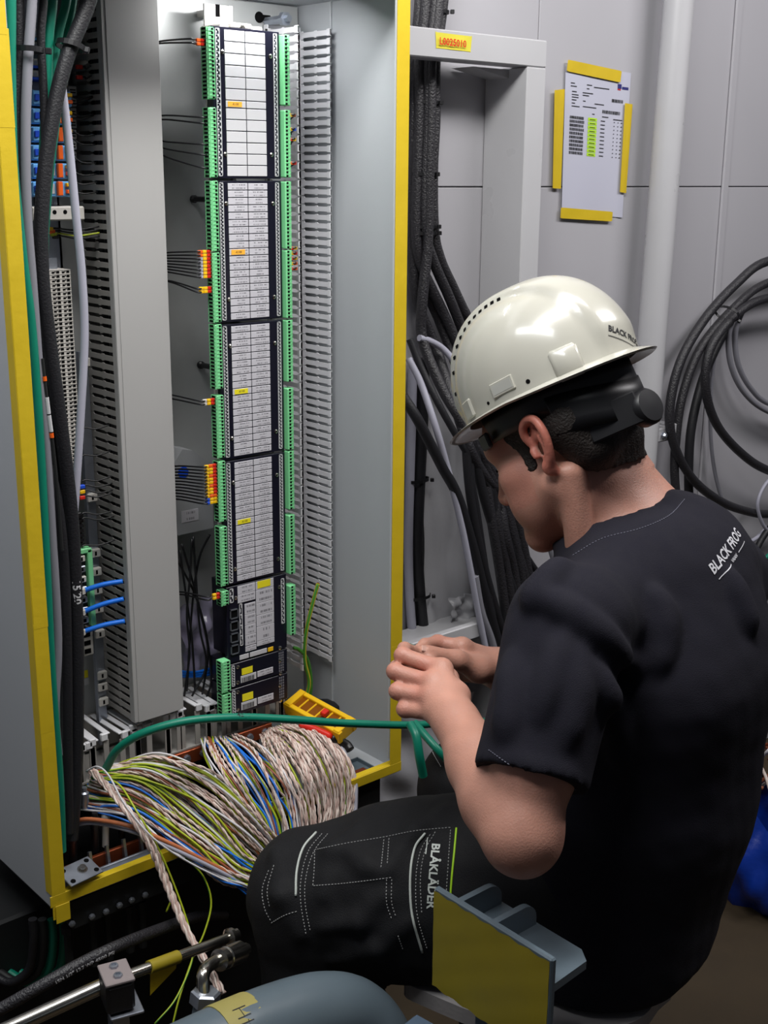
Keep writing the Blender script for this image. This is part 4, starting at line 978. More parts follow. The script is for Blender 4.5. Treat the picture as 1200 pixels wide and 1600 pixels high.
for s_ in (-.010, .010):
    e = MB(); e.lathe([(.0055, 0), (.0055, .003), (.003, .0032), (.003, .0015)], c + Z_ * .0122 + sd * s_, Z_, 6); e.build('bolt', M_zinc, tpl)
e = MB(); e.obox(c - Z_ * .035 + ld * .006, (ld, sd, Z_), (.020, .024, .002), .001); e.obox(c - Z_ * .09, (ld, sd, Z_), (.010, .014, .055)); e.build('clamp_foot', M_zinc, t)
ta, tb = p2 + dd * .022, p2 + dd * .068
t = thing('tape_flag', 'olive yellow tape wrapped round the thin steel pipe with a hanging flag', 'tape', ta)
e = MB(); e.tube([ta, (ta + tb) / 2, tb], .0084, 14); e.build('tape_wrap', M_olive, t, smooth=60)
e = MB(); e.prism([ta - Z_ * .006 + dd * .002, tb - Z_ * .006 - dd * .002, tb - Z_ * .016 - dd * .004, ta - Z_ * .040 + dd * .0], (.0006, .0006, 0)); e.build('tape_tail', M_tape, t)
# fitting: elbow, hex nut, cap
f0, f1, f2, f3 = [P(x, y, c=c) for x, y, c in ((318, 1545, 1.46), (318, 1522, 1.47), (334, 1504, 1.50), (385, 1483, 1.56))]
ft = thing('pipe_fitting', 'steel elbow fitting with hex nut and ribbed sleeve beside the pipe', 'pipe fitting', f0 - Z_ * .03)
e = MB(); e.tube(catmull([f0 - Z_ * .01, f1, f2, f3], 8), .008, 14); e.build('elbow', M_steel, ft, smooth=60)
fd = (f3 - f2) / np.linalg.norm(f3 - f2)
e = MB(); e.lathe([(.009, 0), (.0135, .001), (.0135, .010), (.012, .011), (.012, .014), (.0135, .015), (.0135, .045), (.012, .046)], f2 + fd * .01, fd, 20); e.build('ribbed_sleeve', M_steel, ft, smooth=40)
e = MB(); e.lathe([(.015, 0), (.018, .002), (.018, .016), (.015, .018)], f0 - Z_ * .022, Z_ + X_ * .2, 6); e.build('hex_nut', M_zinc, ft)
e = MB(); e.lathe([(.018, -.04), (.018, -.008), (.014, 0)], f0 - Z_ * .024 + X_ * .006, Z_ + X_ * .2, 18); e.build('cap', M_pgrey, ft, smooth=40)
# big painted pipe
bq = [P(x, y, c=c) for x, y, c in ((-260, 1935, 1.10), (-20, 1810, 1.22), (180, 1716, 1.32), (330, 1645, 1.37), (430, 1602, 1.42), (505, 1582, 1.46), (556, 1592, 1.49), (590, 1640, 1.5), (600, 1730, 1.5))]
bp_, bc = cable('painted_pipe', 'thick blue grey painted pipe with elbow at the bottom edge', bq, .046, M_pgrey, cat='pipe', n=32, seg=10, parts=1)
hp2, ht2, hu2, hw2 = frames(bc)
i = 35; d = ht2[i]
e = MB(); e.lathe([(.0472, 0), (.0474, .003), (.0474, .043), (.0472, .046)], hp2[i - 4], d, 36); tpz = tag(e.build('tape_band', pbr('pale_olive_tape', (158, 148, 84), .6, var=.1), smooth=50), 'pale yellow tape band with black marks round the thick painted pipe', 'tape')
e = MB(); ctr = hp2[i - 4] + d * .022; n = CAM - ctr; n -= d * n.dot(d); n /= np.linalg.norm(n); b = np.cross(n, d)
n2 = n * .9 + (b if b[2] > 0 else -b) * .43; b2 = np.cross(n2, d)
e.text('4H', .026, lambda u, v: ctr + d * v * -1 + .0478 * (n2 * math.cos(u / .047) + b2 * math.sin(u / .047)), bold=-.0006); e.build('handwriting', M_ink, tpz)
# stool: thin pale seat on a dark frame
SEATZ = .500
def sp2(x, y): return P(x, y, Z=SEATZ)
st_ = thing('stool', 'low stool with thin pale seat under the seated person', 'stool', np.array([*P(850, 1540, Z=SEATZ)[:2], .0]))
edge = [(632, 1523), (650, 1512), (760, 1490), (900, 1470), (1010, 1500), (1052, 1530), (1030, 1556), (1005, 1588), (960, 1605), (880, 1612), (760, 1588), (660, 1548), (634, 1535)]
top = [sp2(x, y) for x, y in edge]
top = catmull(top + [top[0]], 3)[:-1]
e = MB(); e.prism(top, (0, 0, -.022)); so = e.build('seat', pbr('pale_grey_seat', (150, 146, 146), .55, var=.1, scale=40, bump=.2, bscale=150), st_)
ctr = sum(top) / len(top)
e = MB(); e.lathe([(.02, 0), (.02, .34), (.028, .35), (.028, .405)], (ctr[0], ctr[1], .02), Z_, 16); e.build('post', M_steel, st_, smooth=40)
for k in range(5):
    a = 2 * math.pi * k / 5; dv = np.array([math.cos(a), math.sin(a), 0])
    e = MB(); e.tube([np.array([ctr[0], ctr[1], .06]) + dv * .015, np.array([ctr[0], ctr[1], .035]) + dv * .15, np.array([ctr[0], ctr[1], .018]) + dv * .2], [.016, .014, .012], 8); e.tube([np.array([ctr[0], ctr[1], .018]) + dv * .2, np.array([ctr[0], ctr[1], .0]) + dv * .2], .012, 8); e.build('leg', M_black, st_)
# painted steel bracket with tape covered plate
tl = P(678, 1386, c=1.40); XB = tl[0]
trp = P(862, 1520, X=XB); bl = P(672, 1512, X=XB); brp = np.array([XB, trp[1], bl[2]])
br_ = thing('steel_bracket', 'blue grey painted bracket with olive taped plate in front of the thigh', 'bracket', ((XB + .05), (tl[1] + trp[1]) / 2, .2))
e = MB(); th = .008; y0, y1 = trp[1], tl[1]; zt_, zb_ = tl[2], min(bl[2], trp[2] - .05) - .02
e.box(XB, XB + th, y0, y1, zb_, zt_, .002); e.build('plate', M_pgrey, br_)
e = MB()
def tapef(u, v):
    y = y1 - .001 + (y0 - y1 + .004) * u; z = zt_ - .004 + (zb_ - zt_ + .004) * v
    return np.array([XB - .0007 - .0004 * math.sin(u * 17 + v * 9) * math.sin(v * 12), y, z + (.0012 * math.sin(u * 40) if v in (0, 1) else 0)])
e.grid(tapef, 24, 16); e.build('tape_cover', M_olive, br_, smooth=True)
ym = (y0 + y1) / 2
zs = zt_ - .035
def rib(y): # vertical rib with rounded far corner
    pts = [(XB + th, y, zs - .05), (XB + th, y, zt_ - .006)]
    for k in range(7):
        a = math.pi / 2 * k / 6; pts.append((XB + .055 + .02 * math.sin(a), y, zt_ - .026 + .02 * math.cos(a)))
    pts += [(XB + .075, y, zs - .05)]; return pts
e = MB(); e.prism(rib(ym), (0, .008, 0)); e.build('rib', M_pgrey, br_)
e = MB(); e.prism(rib(y1 - .035), (0, .008, 0)); e.build('rib', M_pgrey, br_)
pts = []
for (x, y) in ((XB + th, y1 - .005), (XB + .062, y1 - .005), (XB + .078, y1 - .02), (XB + .078, y0 + .025), (XB + .066, y0 + .008), (XB + th, y0 + .004)): pts.append((x, y, zs))
e = MB(); e.prism(pts, (0, 0, -.010)); e.build('shelf_plate', M_pgrey, br_)
e = MB(); e.box(XB + .01, XB + .06, ym - .03, ym + .03, .0, zs - .0105, .003); e.build('stem', M_pgrey, br_)
# blue grey box at the bottom edge
q = P(650, 1640, c=1.36)
e = MB(); e.obox(q + Z_ * -.06, ((1, .15, 0), (-.15, 1, 0), Z_), (.05, .04, .06), .004); tag(e.build('junction_box', pbr('dark_slate_paint', (74, 92, 112), .5), ), 'dark slate box at the bottom edge left of the bracket', 'box')

# ------------------------------------------------------------------ right: blue bag with cable scraps
bgc = np.array([*P(1230, 1300, Z=.12)[:2], 0]); Rb = .17
bt = thing('rubbish_bag', 'blue plastic bag full of cable scraps at the right edge', 'bag', bgc)
def bagv(u, v):
    a = 2 * math.pi * u; h = .21 * v; r = Rb * (.75 + .35 * math.sin(math.pi * min(1, v * .8 + .15))) * (1 + .05 * math.sin(a * 9 + v * 8) + .03 * math.sin(a * 17 - v * 14))
    return bgc + np.array([r * math.cos(a), r * math.sin(a), h + (.03 * math.sin(a * 5) * v)])
e = MB(); e.grid(bagv, 60, 18); e.build('bag_skin', pbr('blue_plastic_film', (16, 52, 150), .25, bump=.6, bscale=40), bt, smooth=True)
rr = random.Random(4)
for k in range(44):
    a = rr.uniform(0, 6.28); r = rr.uniform(0, .13); c0 = bgc + np.array([r * math.cos(a), r * math.sin(a), .20 + rr.uniform(.0, .15)])
    d = np.array([rr.gauss(0, 1), rr.gauss(0, 1), rr.gauss(.2, .5)]); d /= np.linalg.norm(d)
    m = rr.choice((M_beige, M_brown_w, M_white_w, M_cu, M_bluec, M_dark)); e = MB(); s_ = np.cross(d, Z_) * .03
    e.tube(catmull([c0 - d * .06, c0 + s_ * .4, c0 + d * .05 + Z_ * .02], 5), .0038, 6)
    tag(e.build('cable_scrap', m, smooth=True), 'short cable scrap lying in the blue rubbish bag', 'cable scrap', 'scraps in the blue bag')
# ================================================================== cables behind the cabinet's right edge
YB = .295
def wc(lab, pts, r, m, grp=None, Y=YB):
    if Y < .31 and pts[0][0] < 900: pts = [(x, y, Y - (Y - .195) * min(1, max(0, (y - 540) / 130))) for x, y in pts]      # the fan comes forward past the post
    return cable('cable', lab, PP(pts, Y), r, m, group=grp, n=10, seg=7)
gB = 'black cables of the tied drop behind the cabinet'
drop = [([(668, -60), (664, 20), (655, 95), (655, 180), (652, 270), (650, 360), (656, 410), (674, 450), (698, 500), (722, 560), (745, 640)], .288),
        ([(684, -60), (678, 20), (668, 95), (668, 180), (664, 270), (664, 360), (678, 410), (702, 465), (728, 530), (760, 610)], .280),
        ([(698, -60), (690, 20), (680, 95), (680, 180), (676, 270), (678, 360), (688, 405), (706, 445), (730, 495), (760, 545)], .288),
        ([(676, -60), (672, 20), (660, 95), (660, 180), (657, 270), (655, 370), (662, 440), (686, 500), (712, 570), (735, 660), (760, 730)], .305),
        ([(660, -60), (655, 20), (648, 95), (647, 180), (645, 270), (644, 380), (652, 470), (682, 545), (706, 620), (730, 690), (752, 735)], .300),
        ([(690, -60), (684, 20), (674, 95), (673, 180), (670, 270), (668, 380), (660, 470), (660, 530), (690, 605), (716, 650), (742, 695), (776, 750), (800, 835), (822, 905), (840, 960)], .275)]
for i_, (pts, Y) in enumerate(drop[:5]): pts += [(766 + i_ * 9, 800), (782 + i_ * 11, 900), (800 + i_ * 12, 1040), (815 + i_ * 12, 1180)]
drop[5][0].extend([(870, 1060), (890, 1180)])
n_ = ['leftmost', 'front middle', 'rightmost', 'rear middle', 'rear left', 'longest']
for (pts, Y), a in zip(drop, n_): wc(f'black braided cable of the tied drop behind the cabinet, {a}', pts, .0098, M_braid, gB, Y)
for i, (py, px, rx) in enumerate(((18, 680, .034), (160, 666, .030), (272, 661, .030), (354, 662, .032), (364, 662, .033))):
    tie(f'black tie round the cable drop behind the cabinet, {("at the very top above the header", "just below the header", "midway down", "upper of the low pair", "lower of the low pair")[i]}', P(px, py, Y=.29), (0, 0, 1), (.017, rx * .8), 'ties on the cable drop', w=.0028)
fan = [('thin black cable fanning furthest right toward the shoulder', [(640, 530), (658, 575), (690, 640), (726, 702), (752, 740), (785, 800), (820, 865), (850, 910), (880, 960)], .0065, M_rub, .262),
       ('thick black cable crossing the white frame diagonally behind the hands', [(630, 620), (655, 660), (690, 728), (715, 775), (738, 850), (752, 905), (768, 965), (782, 1020), (790, 1080)], .0095, M_rub, .255),
       ('black cable behind the face, left of the fan', [(728, 690), (733, 760), (744, 830), (760, 900), (780, 970), (800, 1030)], .0085, M_rub, .268),
       ('black printed cable behind the face, right of the fan', [(738, 680), (752, 760), (772, 830), (794, 900), (815, 960), (830, 1020)], .0092, M_rub, .272),
       ('black cable beside the nose dropping to the shirt', [(765, 690), (772, 745), (782, 800), (806, 870), (830, 935)], .006, M_rub, .28),
       ('upright black cable right behind the face', [(762, 690), (770, 760), (776, 830), (782, 900), (788, 960), (792, 1030)], .008, M_rub, .285),
       ('black cable hanging nearly straight beneath the helmet brim', [(738, 660), (736, 740), (745, 800), (757, 880), (768, 950), (776, 1010)], .007, M_rub, .29),
       ('light grey cable arching above the fan beside the helmet', [(655, 528), (672, 533), (692, 545), (712, 568), (730, 600)], .006, M_lgcab, .27),
       ('light grey cable running down left of the black fan', [(638, 560), (658, 600), (680, 665), (700, 735), (720, 815), (735, 890), (748, 960), (758, 1010), (768, 1060)], .0062, M_lgcab, .262),
       ('grey cable behind the black fan near the hands', [(742, 900), (752, 955), (768, 1000), (780, 1050)], .0075, M_gcab, .285),
       ('grey cable between chin and shoulder', [(846, 800), (858, 850), (868, 885), (880, 930)], .006, M_gcab, .28)]
for lab, pts, r, m, Y in fan: wc(lab, pts, r, m, None, Y)
cable_ = wc
wc('thick black upright cable just right of the yellow taped edge', [(662, 560), (660, 650), (655, 760), (652, 850), (656, 930), (662, 985), (668, 1010)], .0115, M_rub, None, .312)
wc('grey upright cable squeezed beside the yellow taped edge', [(645, 560), (643, 650), (640, 760), (638, 850), (640, 930), (645, 1000)], .009, M_lgcab, None, .312)
for py, w in ((750, 'upper'), (932, 'middle'), (980, 'lower')): tie(f'black tie round the upright pair beside the taped edge, {w}', P(652 if py < 900 else 655, py, Y=.312), (0, 0, 1), (.014, .026), 'ties on the upright pair', w=.003)
# white steel tray edge and plastic sheets behind the hands
a = P(638, 1005, Y=.20); b = P(740, 978, Y=.20)
e = MB(); zt_ = (a[2] + b[2]) / 2
t = thing('steel_tray', 'white steel cable tray edge behind the hands', 'tray', ((a[0] + b[0]) / 2 + .1, .2, zt_ - .1))
e.box(CW + .012, 1.05, .20, .215, zt_ - .03, zt_, .002); e.build('front_lip', M_wall2, t)
e = MB(); e.box(CW + .012, 1.05, .215, WALLY - .015, zt_ - .03, zt_ - .026, .001); e.build('tray_floor', M_wall2, t)
def cloth(name, lab, cor, Y, amp, mat, n=22, seed=0):
    c = [P(x, y, Y=Y) for x, y in cor]; e = MB()
    def f(u, v):
        p = (c[0] + (c[1] - c[0]) * u) * (1 - v) + (c[3] + (c[2] - c[3]) * u) * v
        return p + Y_ * amp * (math.sin(u * 9 + v * 4 + seed) + .6 * math.sin(u * 19 - v * 11 + seed) + .5 * math.sin(v * 17 + u * 6))
    e.grid(f, n, n); return tag(e.build(name, mat, smooth=True), lab, 'sheet')
M_film = pbr('white_plastic_film', (182, 182, 186), .25, bump=.5, bscale=50)
cloth('plastic_sheet', 'white plastic sheet bunched behind the upright cables', [(668, 590), (760, 620), (742, 985), (660, 985)], .312, .003, M_film)
cloth('plastic_sheet', 'small crumpled clear film lump on the white tray', [(706, 935), (742, 925), (745, 975), (702, 980)], .285, .006, M_film, 16, 2)
cloth('plastic_sheet', 'shiny grey plastic sheet hanging below the cabinet ledge', [(540, 1120), (740, 1080), (770, 1290), (560, 1300)], .262, .010, pbr('grey_plastic_film', (150, 150, 154), .22, bump=.5, bscale=30), 24, 4)

# ================================================================== coils on the wall at the right
YC = .27
coil = [('outermost black cable loop of the wall coil', [(1290, 400), (1200, 408), (1150, 444), (1100, 500), (1062, 568), (1046, 645), (1055, 700), (1082, 748), (1120, 780), (1160, 797), (1205, 803), (1290, 790)], .0105, M_braid, .262),
        ('second black cable loop, inside the outermost, turning down behind the collar', [(1290, 425), (1200, 442), (1146, 482), (1094, 545), (1066, 620), (1056, 690), (1054, 740), (1060, 800), (1070, 850)], .010, M_braid, .276),
        ('third black cable loop swinging inward below the tie', [(1290, 455), (1200, 466), (1152, 490), (1112, 540), (1102, 600), (1118, 660), (1158, 708), (1205, 737), (1290, 760)], .0105, M_braid, .258),
        ('black cable dropping straight from the coil tie to the shoulder', [(1140, 505), (1118, 545), (1096, 600), (1080, 670), (1076, 740), (1078, 800), (1085, 860)], .0105, M_rub, .288),
        ('outer grey cable loop inside the wall coil', [(1152, 480), (1139, 520), (1142, 570), (1164, 615), (1205, 645), (1280, 665)], .0065, M_gcab, .28),
        ('inner grey cable loop inside the wall coil', [(1162, 480), (1149, 520), (1153, 568), (1174, 608), (1205, 632), (1280, 650)], .0065, M_gcab, .285),
        ('thin grey cable falling behind the black coil', [(1128, 520), (1116, 560), (1110, 640), (1114, 720), (1130, 785), (1158, 835), (1185, 865), (1215, 880)], .0045, M_gcab, .305),
        ('white grey cable loop at the right edge below the coil', [(1230, 735), (1200, 752), (1184, 785), (1190, 815), (1205, 832), (1240, 840)], .0045, M_lgcab, .25),
        ('black cable rising at the right edge behind the shoulder', [(1230, 800), (1200, 828), (1180, 865), (1172, 910), (1170, 960)], .008, M_rub, .25),
        ('green cable at the right edge behind the shoulder', [(1230, 850), (1200, 868), (1187, 890), (1182, 930)], .005, M_teal, .24),
        ('pale cable crossing behind the shoulder at right', [(1160, 850), (1180, 842), (1205, 820), (1240, 800)], .005, M_lgcab, .262)]
for lab, pts, r, m, Y in coil: wc(lab, pts, r, m, None, Y)
tie('black tie holding the wall coil of black cables together', P(1136, 490, Y=.268), (.75, 0, .66), (.03, .022), None, w=.003)
# ================================================================== smooth solids (for the figure): blended shapes turned into one surface
class Solid:
    def __init__(s): s.p = []
    def cone(s, a, b, r0, r1, k=.02, op='u'):
        a, b = np.array(a, float), np.array(b, float); c = (a + b) / 2
        s.p.append(('c', (a, b, r0, r1), k, op, c, np.linalg.norm(b - a) / 2 + max(r0, r1))); return s
    def chain(s, pts, rs, k=.01, op='u'):
        for i in range(len(pts) - 1): s.cone(pts[i], pts[i + 1], rs[i], rs[i + 1], k, op)
        return s
    def ell(s, c, r, ax=None, k=.02, op='u'):
        A = np.eye(3) if ax is None else np.array(ax, float)
        s.p.append(('e', (np.array(c, float), np.array(r, float), A), k, op, np.array(c, float), max(r))); return s
    def cut(s, c, n, k=.004, near=None):
        """slice off what lies beyond the plane (within a ball, if given)"""
        n = np.array(n, float); n /= np.linalg.norm(n)
        s.p.append(('h', (np.array(c, float), n), k, 's', np.array(c, float) if near is None else np.array(near[0]), 99 if near is None else near[1])); return s
    def ring(s, c, n, R, ra, rh, k=.004, ex=(1, 1), u=None):
        n = np.array(n, float); n /= np.linalg.norm(n); u = np.array(u, float); u -= n * u.dot(n); u /= np.linalg.norm(u); v = np.cross(n, u)
        s.p.append(('t', (np.array(c, float), n, u, v, R, ra, rh, ex), k, 'u', np.array(c, float), R * max(ex) + rh)); return s
    @staticmethod
    def dist(t, q, P_):
        if t == 'c':
            a, b, r0, r1 = q; ba = b - a; h = np.clip(((P_ - a) @ ba) / max(ba @ ba, 1e-12), 0, 1)
            return np.linalg.norm(P_ - a - h[:, None] * ba, axis=1) - (r0 + (r1 - r0) * h)
        if t == 'e':
            c, r, A = q; l = (P_ - c) @ A.T; k0 = np.linalg.norm(l / r, axis=1); k1 = np.linalg.norm(l / (r * r), axis=1) + 1e-9
            return k0 * (k0 - 1) / k1
        if t == 'h': return -((P_ - q[0]) @ q[1])
        if t == 't':
            c, n, u, v, R, ra, rh, ex = q; d = P_ - c; x, y, z = d @ u / ex[0], d @ v / ex[1], d @ n
            e = np.hypot(x, y) - R; return (np.sqrt((e / ra) ** 2 + (z / rh) ** 2) - 1) * ra
    def ev(s, P_, bc=None, br=0.):
        D = np.full(len(P_), .5)
        for t, q, k, op, c, R in s.p:
            if bc is not None and np.linalg.norm(bc - c) > R + br + k + .03: continue
            d = s.dist(t, q, P_)
            if op == 'u':
                h = np.clip(.5 + .5 * (d - D) / k, 0, 1); D = d * (1 - h) + D * h - k * h * (1 - h)
            elif op == 's':      # d > 0 outside the tool
                if t == 'h' and R < 90:
                    near = np.linalg.norm(P_ - c, axis=1) < R; d = np.where(near, d, 1.)
                h = np.clip(.5 - .5 * (D + d) / k, 0, 1); D = D * (1 - h) + (-d) * h + k * h * (1 - h)
        return D
    def trace(s, o, d, t0=.9, t1=2.4):
        t = t0
        for _ in range(160):
            v = s.ev((o + d * t)[None])[0]
            if v < .0006: break
            t += max(v * .7, .0006)
            if t > t1: break
        return o + d * t
    def mesh(s, h, post=None, B=14):
        lo = np.min([c - R for t, q, k, op, c, R in s.p if op == 'u'], axis=0) - .02
        hi = np.max([c + R for t, q, k, op, c, R in s.p if op == 'u'], axis=0) + .02
        nb = np.ceil((hi - lo) / (h * B)).astype(int); br = h * B * .8661
        g = np.stack(np.meshgrid(*[np.arange(n) for n in nb], indexing='ij'), -1).reshape(-1, 3)
        ctr = lo + (g + .5) * h * B
        dc = s.ev(ctr); act = g[np.abs(dc) < br * 1.25 + .022]
        N = int(max(nb)) * B + 3
        l = np.stack(np.meshgrid(*[np.arange(B + 1)] * 3, indexing='ij'), -1).reshape(-1, 3)
        cor = [(i, j, k) for i in (0, 1) for j in (0, 1) for k in (0, 1)]
        keys, verts, quads = [], [], []
        def K(a): return (a[:, 0] * N + a[:, 1]) * N + a[:, 2]
        for b in act:
            pts = lo + (b * B + l) * h; bc = lo + (b + .5) * h * B
            d = s.ev(pts, bc, br)
            if post is not None:
                m = np.abs(d) < .03
                if m.any(): d = d.copy(); d[m] += post(pts[m], d[m])
            if d.min() > 0 or d.max() < 0: continue
            V = d.reshape(B + 1, B + 1, B + 1); I = V < 0
            cv = np.stack([V[i:B + i, j:B + j, k:B + k] for i, j, k in cor], -1).reshape(-1, 8)
            ins = (cv < 0).sum(1); mix = np.nonzero((ins > 0) & (ins < 8))[0]
            if len(mix):
                ci = np.stack(np.unravel_index(mix, (B, B, B)), -1); c8 = cv[mix]
                acc = np.zeros((len(mix), 3)); cnt = np.zeros(len(mix))
                for a in range(8):
                    for ax_ in range(3):
                        if cor[a][ax_]: continue
                        bb = list(cor[a]); bb[ax_] = 1; b2 = cor.index(tuple(bb))
                        x = (c8[:, a] < 0) != (c8[:, b2] < 0)
                        t = np.where(x, c8[:, a] / (c8[:, a] - c8[:, b2] + 1e-20), 0)
                        pos = np.array(cor[a], float)[None] + np.eye(3)[ax_][None] * t[:, None]
                        acc[x] += pos[x]; cnt += x
                gi = b * B + ci; keys.append(K(gi)); verts.append(lo + (gi + acc / cnt[:, None]) * h)
            for ax_ in range(3):
                sl = [slice(0, B)] * 3; s2 = list(sl); s2[ax_] = slice(1, B + 1)
                A_, C_ = I[tuple(sl)], I[tuple(s2)]; x = np.argwhere(A_ != C_)
                if not len(x): continue
                e1, e2 = np.eye(3, dtype=int)[(ax_ + 1) % 3], np.eye(3, dtype=int)[(ax_ + 2) % 3]
                gi = b * B + x; q = np.stack([K(gi - e1 - e2), K(gi - e2), K(gi), K(gi - e1)], 1)
                fl = ~A_[tuple(x.T)]; q[fl] = q[fl][:, ::-1]; quads.append(q)
        keys = np.concatenate(keys); verts = np.concatenate(verts); quads = np.concatenate(quads)
        o = np.argsort(keys); ks = keys[o]; idx = np.searchsorted(ks, quads); idx = np.clip(idx, 0, len(ks) - 1)
        ok = (ks[idx] == quads).all(1); f = o[idx[ok]]
        return verts, f
def mesh_object(name, v, f, mat, parent, tint=None, relax=0):
    me = bpy.data.meshes.new(name)
    if relax:
        e = np.concatenate([f[:, [0, 1]], f[:, [1, 2]], f[:, [2, 3]], f[:, [3, 0]]])
        for _ in range(relax):
            acc = np.zeros_like(v); c = np.zeros(len(v)); np.add.at(acc, e[:, 0], v[e[:, 1]]); np.add.at(c, e[:, 0], 1); np.add.at(acc, e[:, 1], v[e[:, 0]]); np.add.at(c, e[:, 1], 1)
            v = v * .5 + .5 * acc / np.maximum(c, 1)[:, None]
    org = np.zeros(3); q = parent
    while q is not None: org += np.array(q.location); q = q.parent
    n = len(f); me.vertices.add(len(v)); me.vertices.foreach_set('co', (v - org).astype(np.float32).ravel())
    me.loops.add(n * 4); me.loops.foreach_set('vertex_index', f.astype(np.int32).ravel())
    me.polygons.add(n); me.polygons.foreach_set('loop_start', np.arange(0, n * 4, 4, dtype=np.int32))
    me.update(calc_edges=True); me.polygons.foreach_set('use_smooth', [True] * n); me.materials.append(mat)
    if tint is not None:
        ca = me.color_attributes.new('skin_tint', 'FLOAT_COLOR', 'POINT'); cc = np.ones((len(v), 4), np.float32); cc[:, :3] = tint(v); ca.data.foreach_set('color', cc.ravel())
    me.validate(); me.update()
    o = bpy.data.objects.new(name, me); COL.objects.link(o); o.parent = parent
    return o, v
def bvh_of(v, f): return BVHTree.FromPolygons([tuple(q) for q in v], [tuple(int(i) for i in q) for q in f])
def ray(px, py):
    d = P(px, py, c=1.) - CAM; return d / np.linalg.norm(d)
def hit(tree, px, py):
    r = tree.ray_cast(Vector(CAM), Vector(ray(px, py)))
    return (np.array(r[0]), np.array(r[1])) if r[0] is not None else (None, None)
def seam(name, tree, pix, r, mat, parent, lift=.0, dash=None, n=6):
    """thread or piping lying on cloth along a drawn line"""
    out = []
    for x, y in catmull([np.array([*q, 0.]) for q in pix], 10)[:, :2] if False else [q[:2] for q in catmull([np.array([*q, 0.]) for q in pix], 10)]:
        h, nn = hit(tree, x, y)
        if h is not None:
            if nn.dot(CAM - h) < 0: nn = -nn
            out.append(h + nn * lift)
    if len(out) < 3: return None
    mb = MB()
    if dash is None: mb.tube(out, r, n)
    else:
        p = np.array(out); d = np.concatenate([[0], np.cumsum(np.linalg.norm(np.diff(p, axis=0), axis=1))]); s = 0
        while s + dash * .6 < d[-1]:
            q = [np.array([np.interp(t, d, p[:, k]) for k in range(3)]) for t in (s, s + dash * .3, s + dash * .6)]; mb.tube(q, r, 5); s += dash
    return mb.build(name, mat, parent, smooth=True)
# ================================================================== the seated person
J = lambda x, y, c: P(x, y, c=c)
RT, FWD = _rt, _fw                                              # ground directions: to the right of, and away from, the photographer
yaw, pit = math.radians(37), math.radians(30)
fh = -RT * math.cos(yaw) + FWD * math.sin(yaw)                   # where the face looks, on the ground
HF = fh * math.cos(pit) - Z_ * math.sin(pit)
HU = fh * math.sin(pit) + Z_ * math.cos(pit)
HL = np.cross(HU, HF); HL /= np.linalg.norm(HL)                  # the head's own left, toward the photographer
HC = J(884, 686, 1.583)
hd_ = lambda x, y, z: HC + HL * x + HF * y + HU * z
HA = np.array([HL, HF, HU])
person = thing('person', 'person in white helmet, dark shirt and black work trousers seated holding a teal cable', 'person', np.array([*J(930, 1520, 1.58)[:2], 0.]))

body = Solid()
# head
body.ell(hd_(0, -.018, .052), (.073, .095, .088), HA, .02)
body.ell(hd_(0, .040, -.030), (.060, .060, .082), HA, .02)
for s_ in (-1, 1):
    body.cone(hd_(s_ * .054, .008, -.050), hd_(s_ * .020, .078, -.098), .020, .018, .025)
    body.ell(hd_(s_ * .044, .058, -.020), (.022, .026, .020), HA, .02)
    body.ell(hd_(s_ * .034, .062, -.058), (.026, .028, .030), HA, .02)
body.cone(hd_(-.012, .083, -.104), hd_(.012, .083, -.104), .017, .017, .02)
body.cone(hd_(-.038, .076, .022), hd_(.038, .076, .022), .018, .018, .02)
body.ell(hd_(0, .060, .045), (.055, .038, .035), HA, .02)
for s_ in (-1, 1):
    body.ell(hd_(s_ * .031, .100, -.002), (.016, .013, .010), HA, .012, 's')
    body.ell(hd_(s_ * .031, .078, -.003), (.0135, .0135, .0125), HA, .004)
    body.cone(hd_(s_ * .018, .091, -.0105), hd_(s_ * .042, .084, -.0105), .0022, .0022, .004)
body.chain([hd_(0, .092, .012), hd_(0, .106, -.014), hd_(0, .117, -.036)], [.008, .0095, .0125], .010)
for s_ in (-1, 1): body.ell(hd_(s_ * .013, .104, -.041), (.008, .011, .008), HA, .006)
body.chain([hd_(-.024, .086, -.071), hd_(0, .099, -.066), hd_(.024, .086, -.071)], [.004, .0065, .004], .007)
body.chain([hd_(-.020, .086, -.077), hd_(0, .097, -.079), hd_(.020, .086, -.077)], [.004, .0070, .004], .006)
# ears
def ear(s_):
    eb = hd_(s_ * .072, -.006, .000)
    out = HL * s_; fwd_, up_ = HF, HU
    def e(y, z, o): return eb + fwd_ * y + up_ * z + out * o
    body.ell(e(-.009, .005, .0085), (.0038, .0175, .031), np.array([out * .9 + HF * .436, HF * .9 - out * .436, HU]), .006)
    rim = [e(.010, .006, .003), e(.012, .020, .006), e(.006, .031, .010), e(-.006, .036, .014), e(-.018, .031, .018), e(-.024, .018, .021), e(-.024, .004, .020), e(-.019, -.010, .017), e(-.012, -.021, .013), e(-.004, -.027, .009)]
    rim = catmull(rim, 3); body.chain(rim, list(np.interp(np.linspace(0, 9, len(rim)), range(10), [.0033, .004, .0042, .0042, .0043, .0043, .0042, .0042, .0046, .0052])), .004)
    body.ell(e(-.003, -.028, .008), (.005, .0085, .010), np.array([out, HF, HU]), .006)
    ah = catmull([e(-.009, .025, .0115), e(-.014, .012, .0145), e(-.014, -.002, .0145), e(-.007, -.014, .0115)], 3); body.chain(ah, list(np.linspace(.003, .0036, len(ah))), .004)
    body.ell(e(-.002, -.003, .013), (.011, .0085, .012), np.array([out, HF, HU]), .005, 's')
    body.chain([e(.010, -.002, .004), e(.008, -.009, .006)], [.0048, .0042], .004)
    body.ell(e(-.012, .022, .015), (.006, .005, .008), np.array([out, HF, HU]), .004, 's')
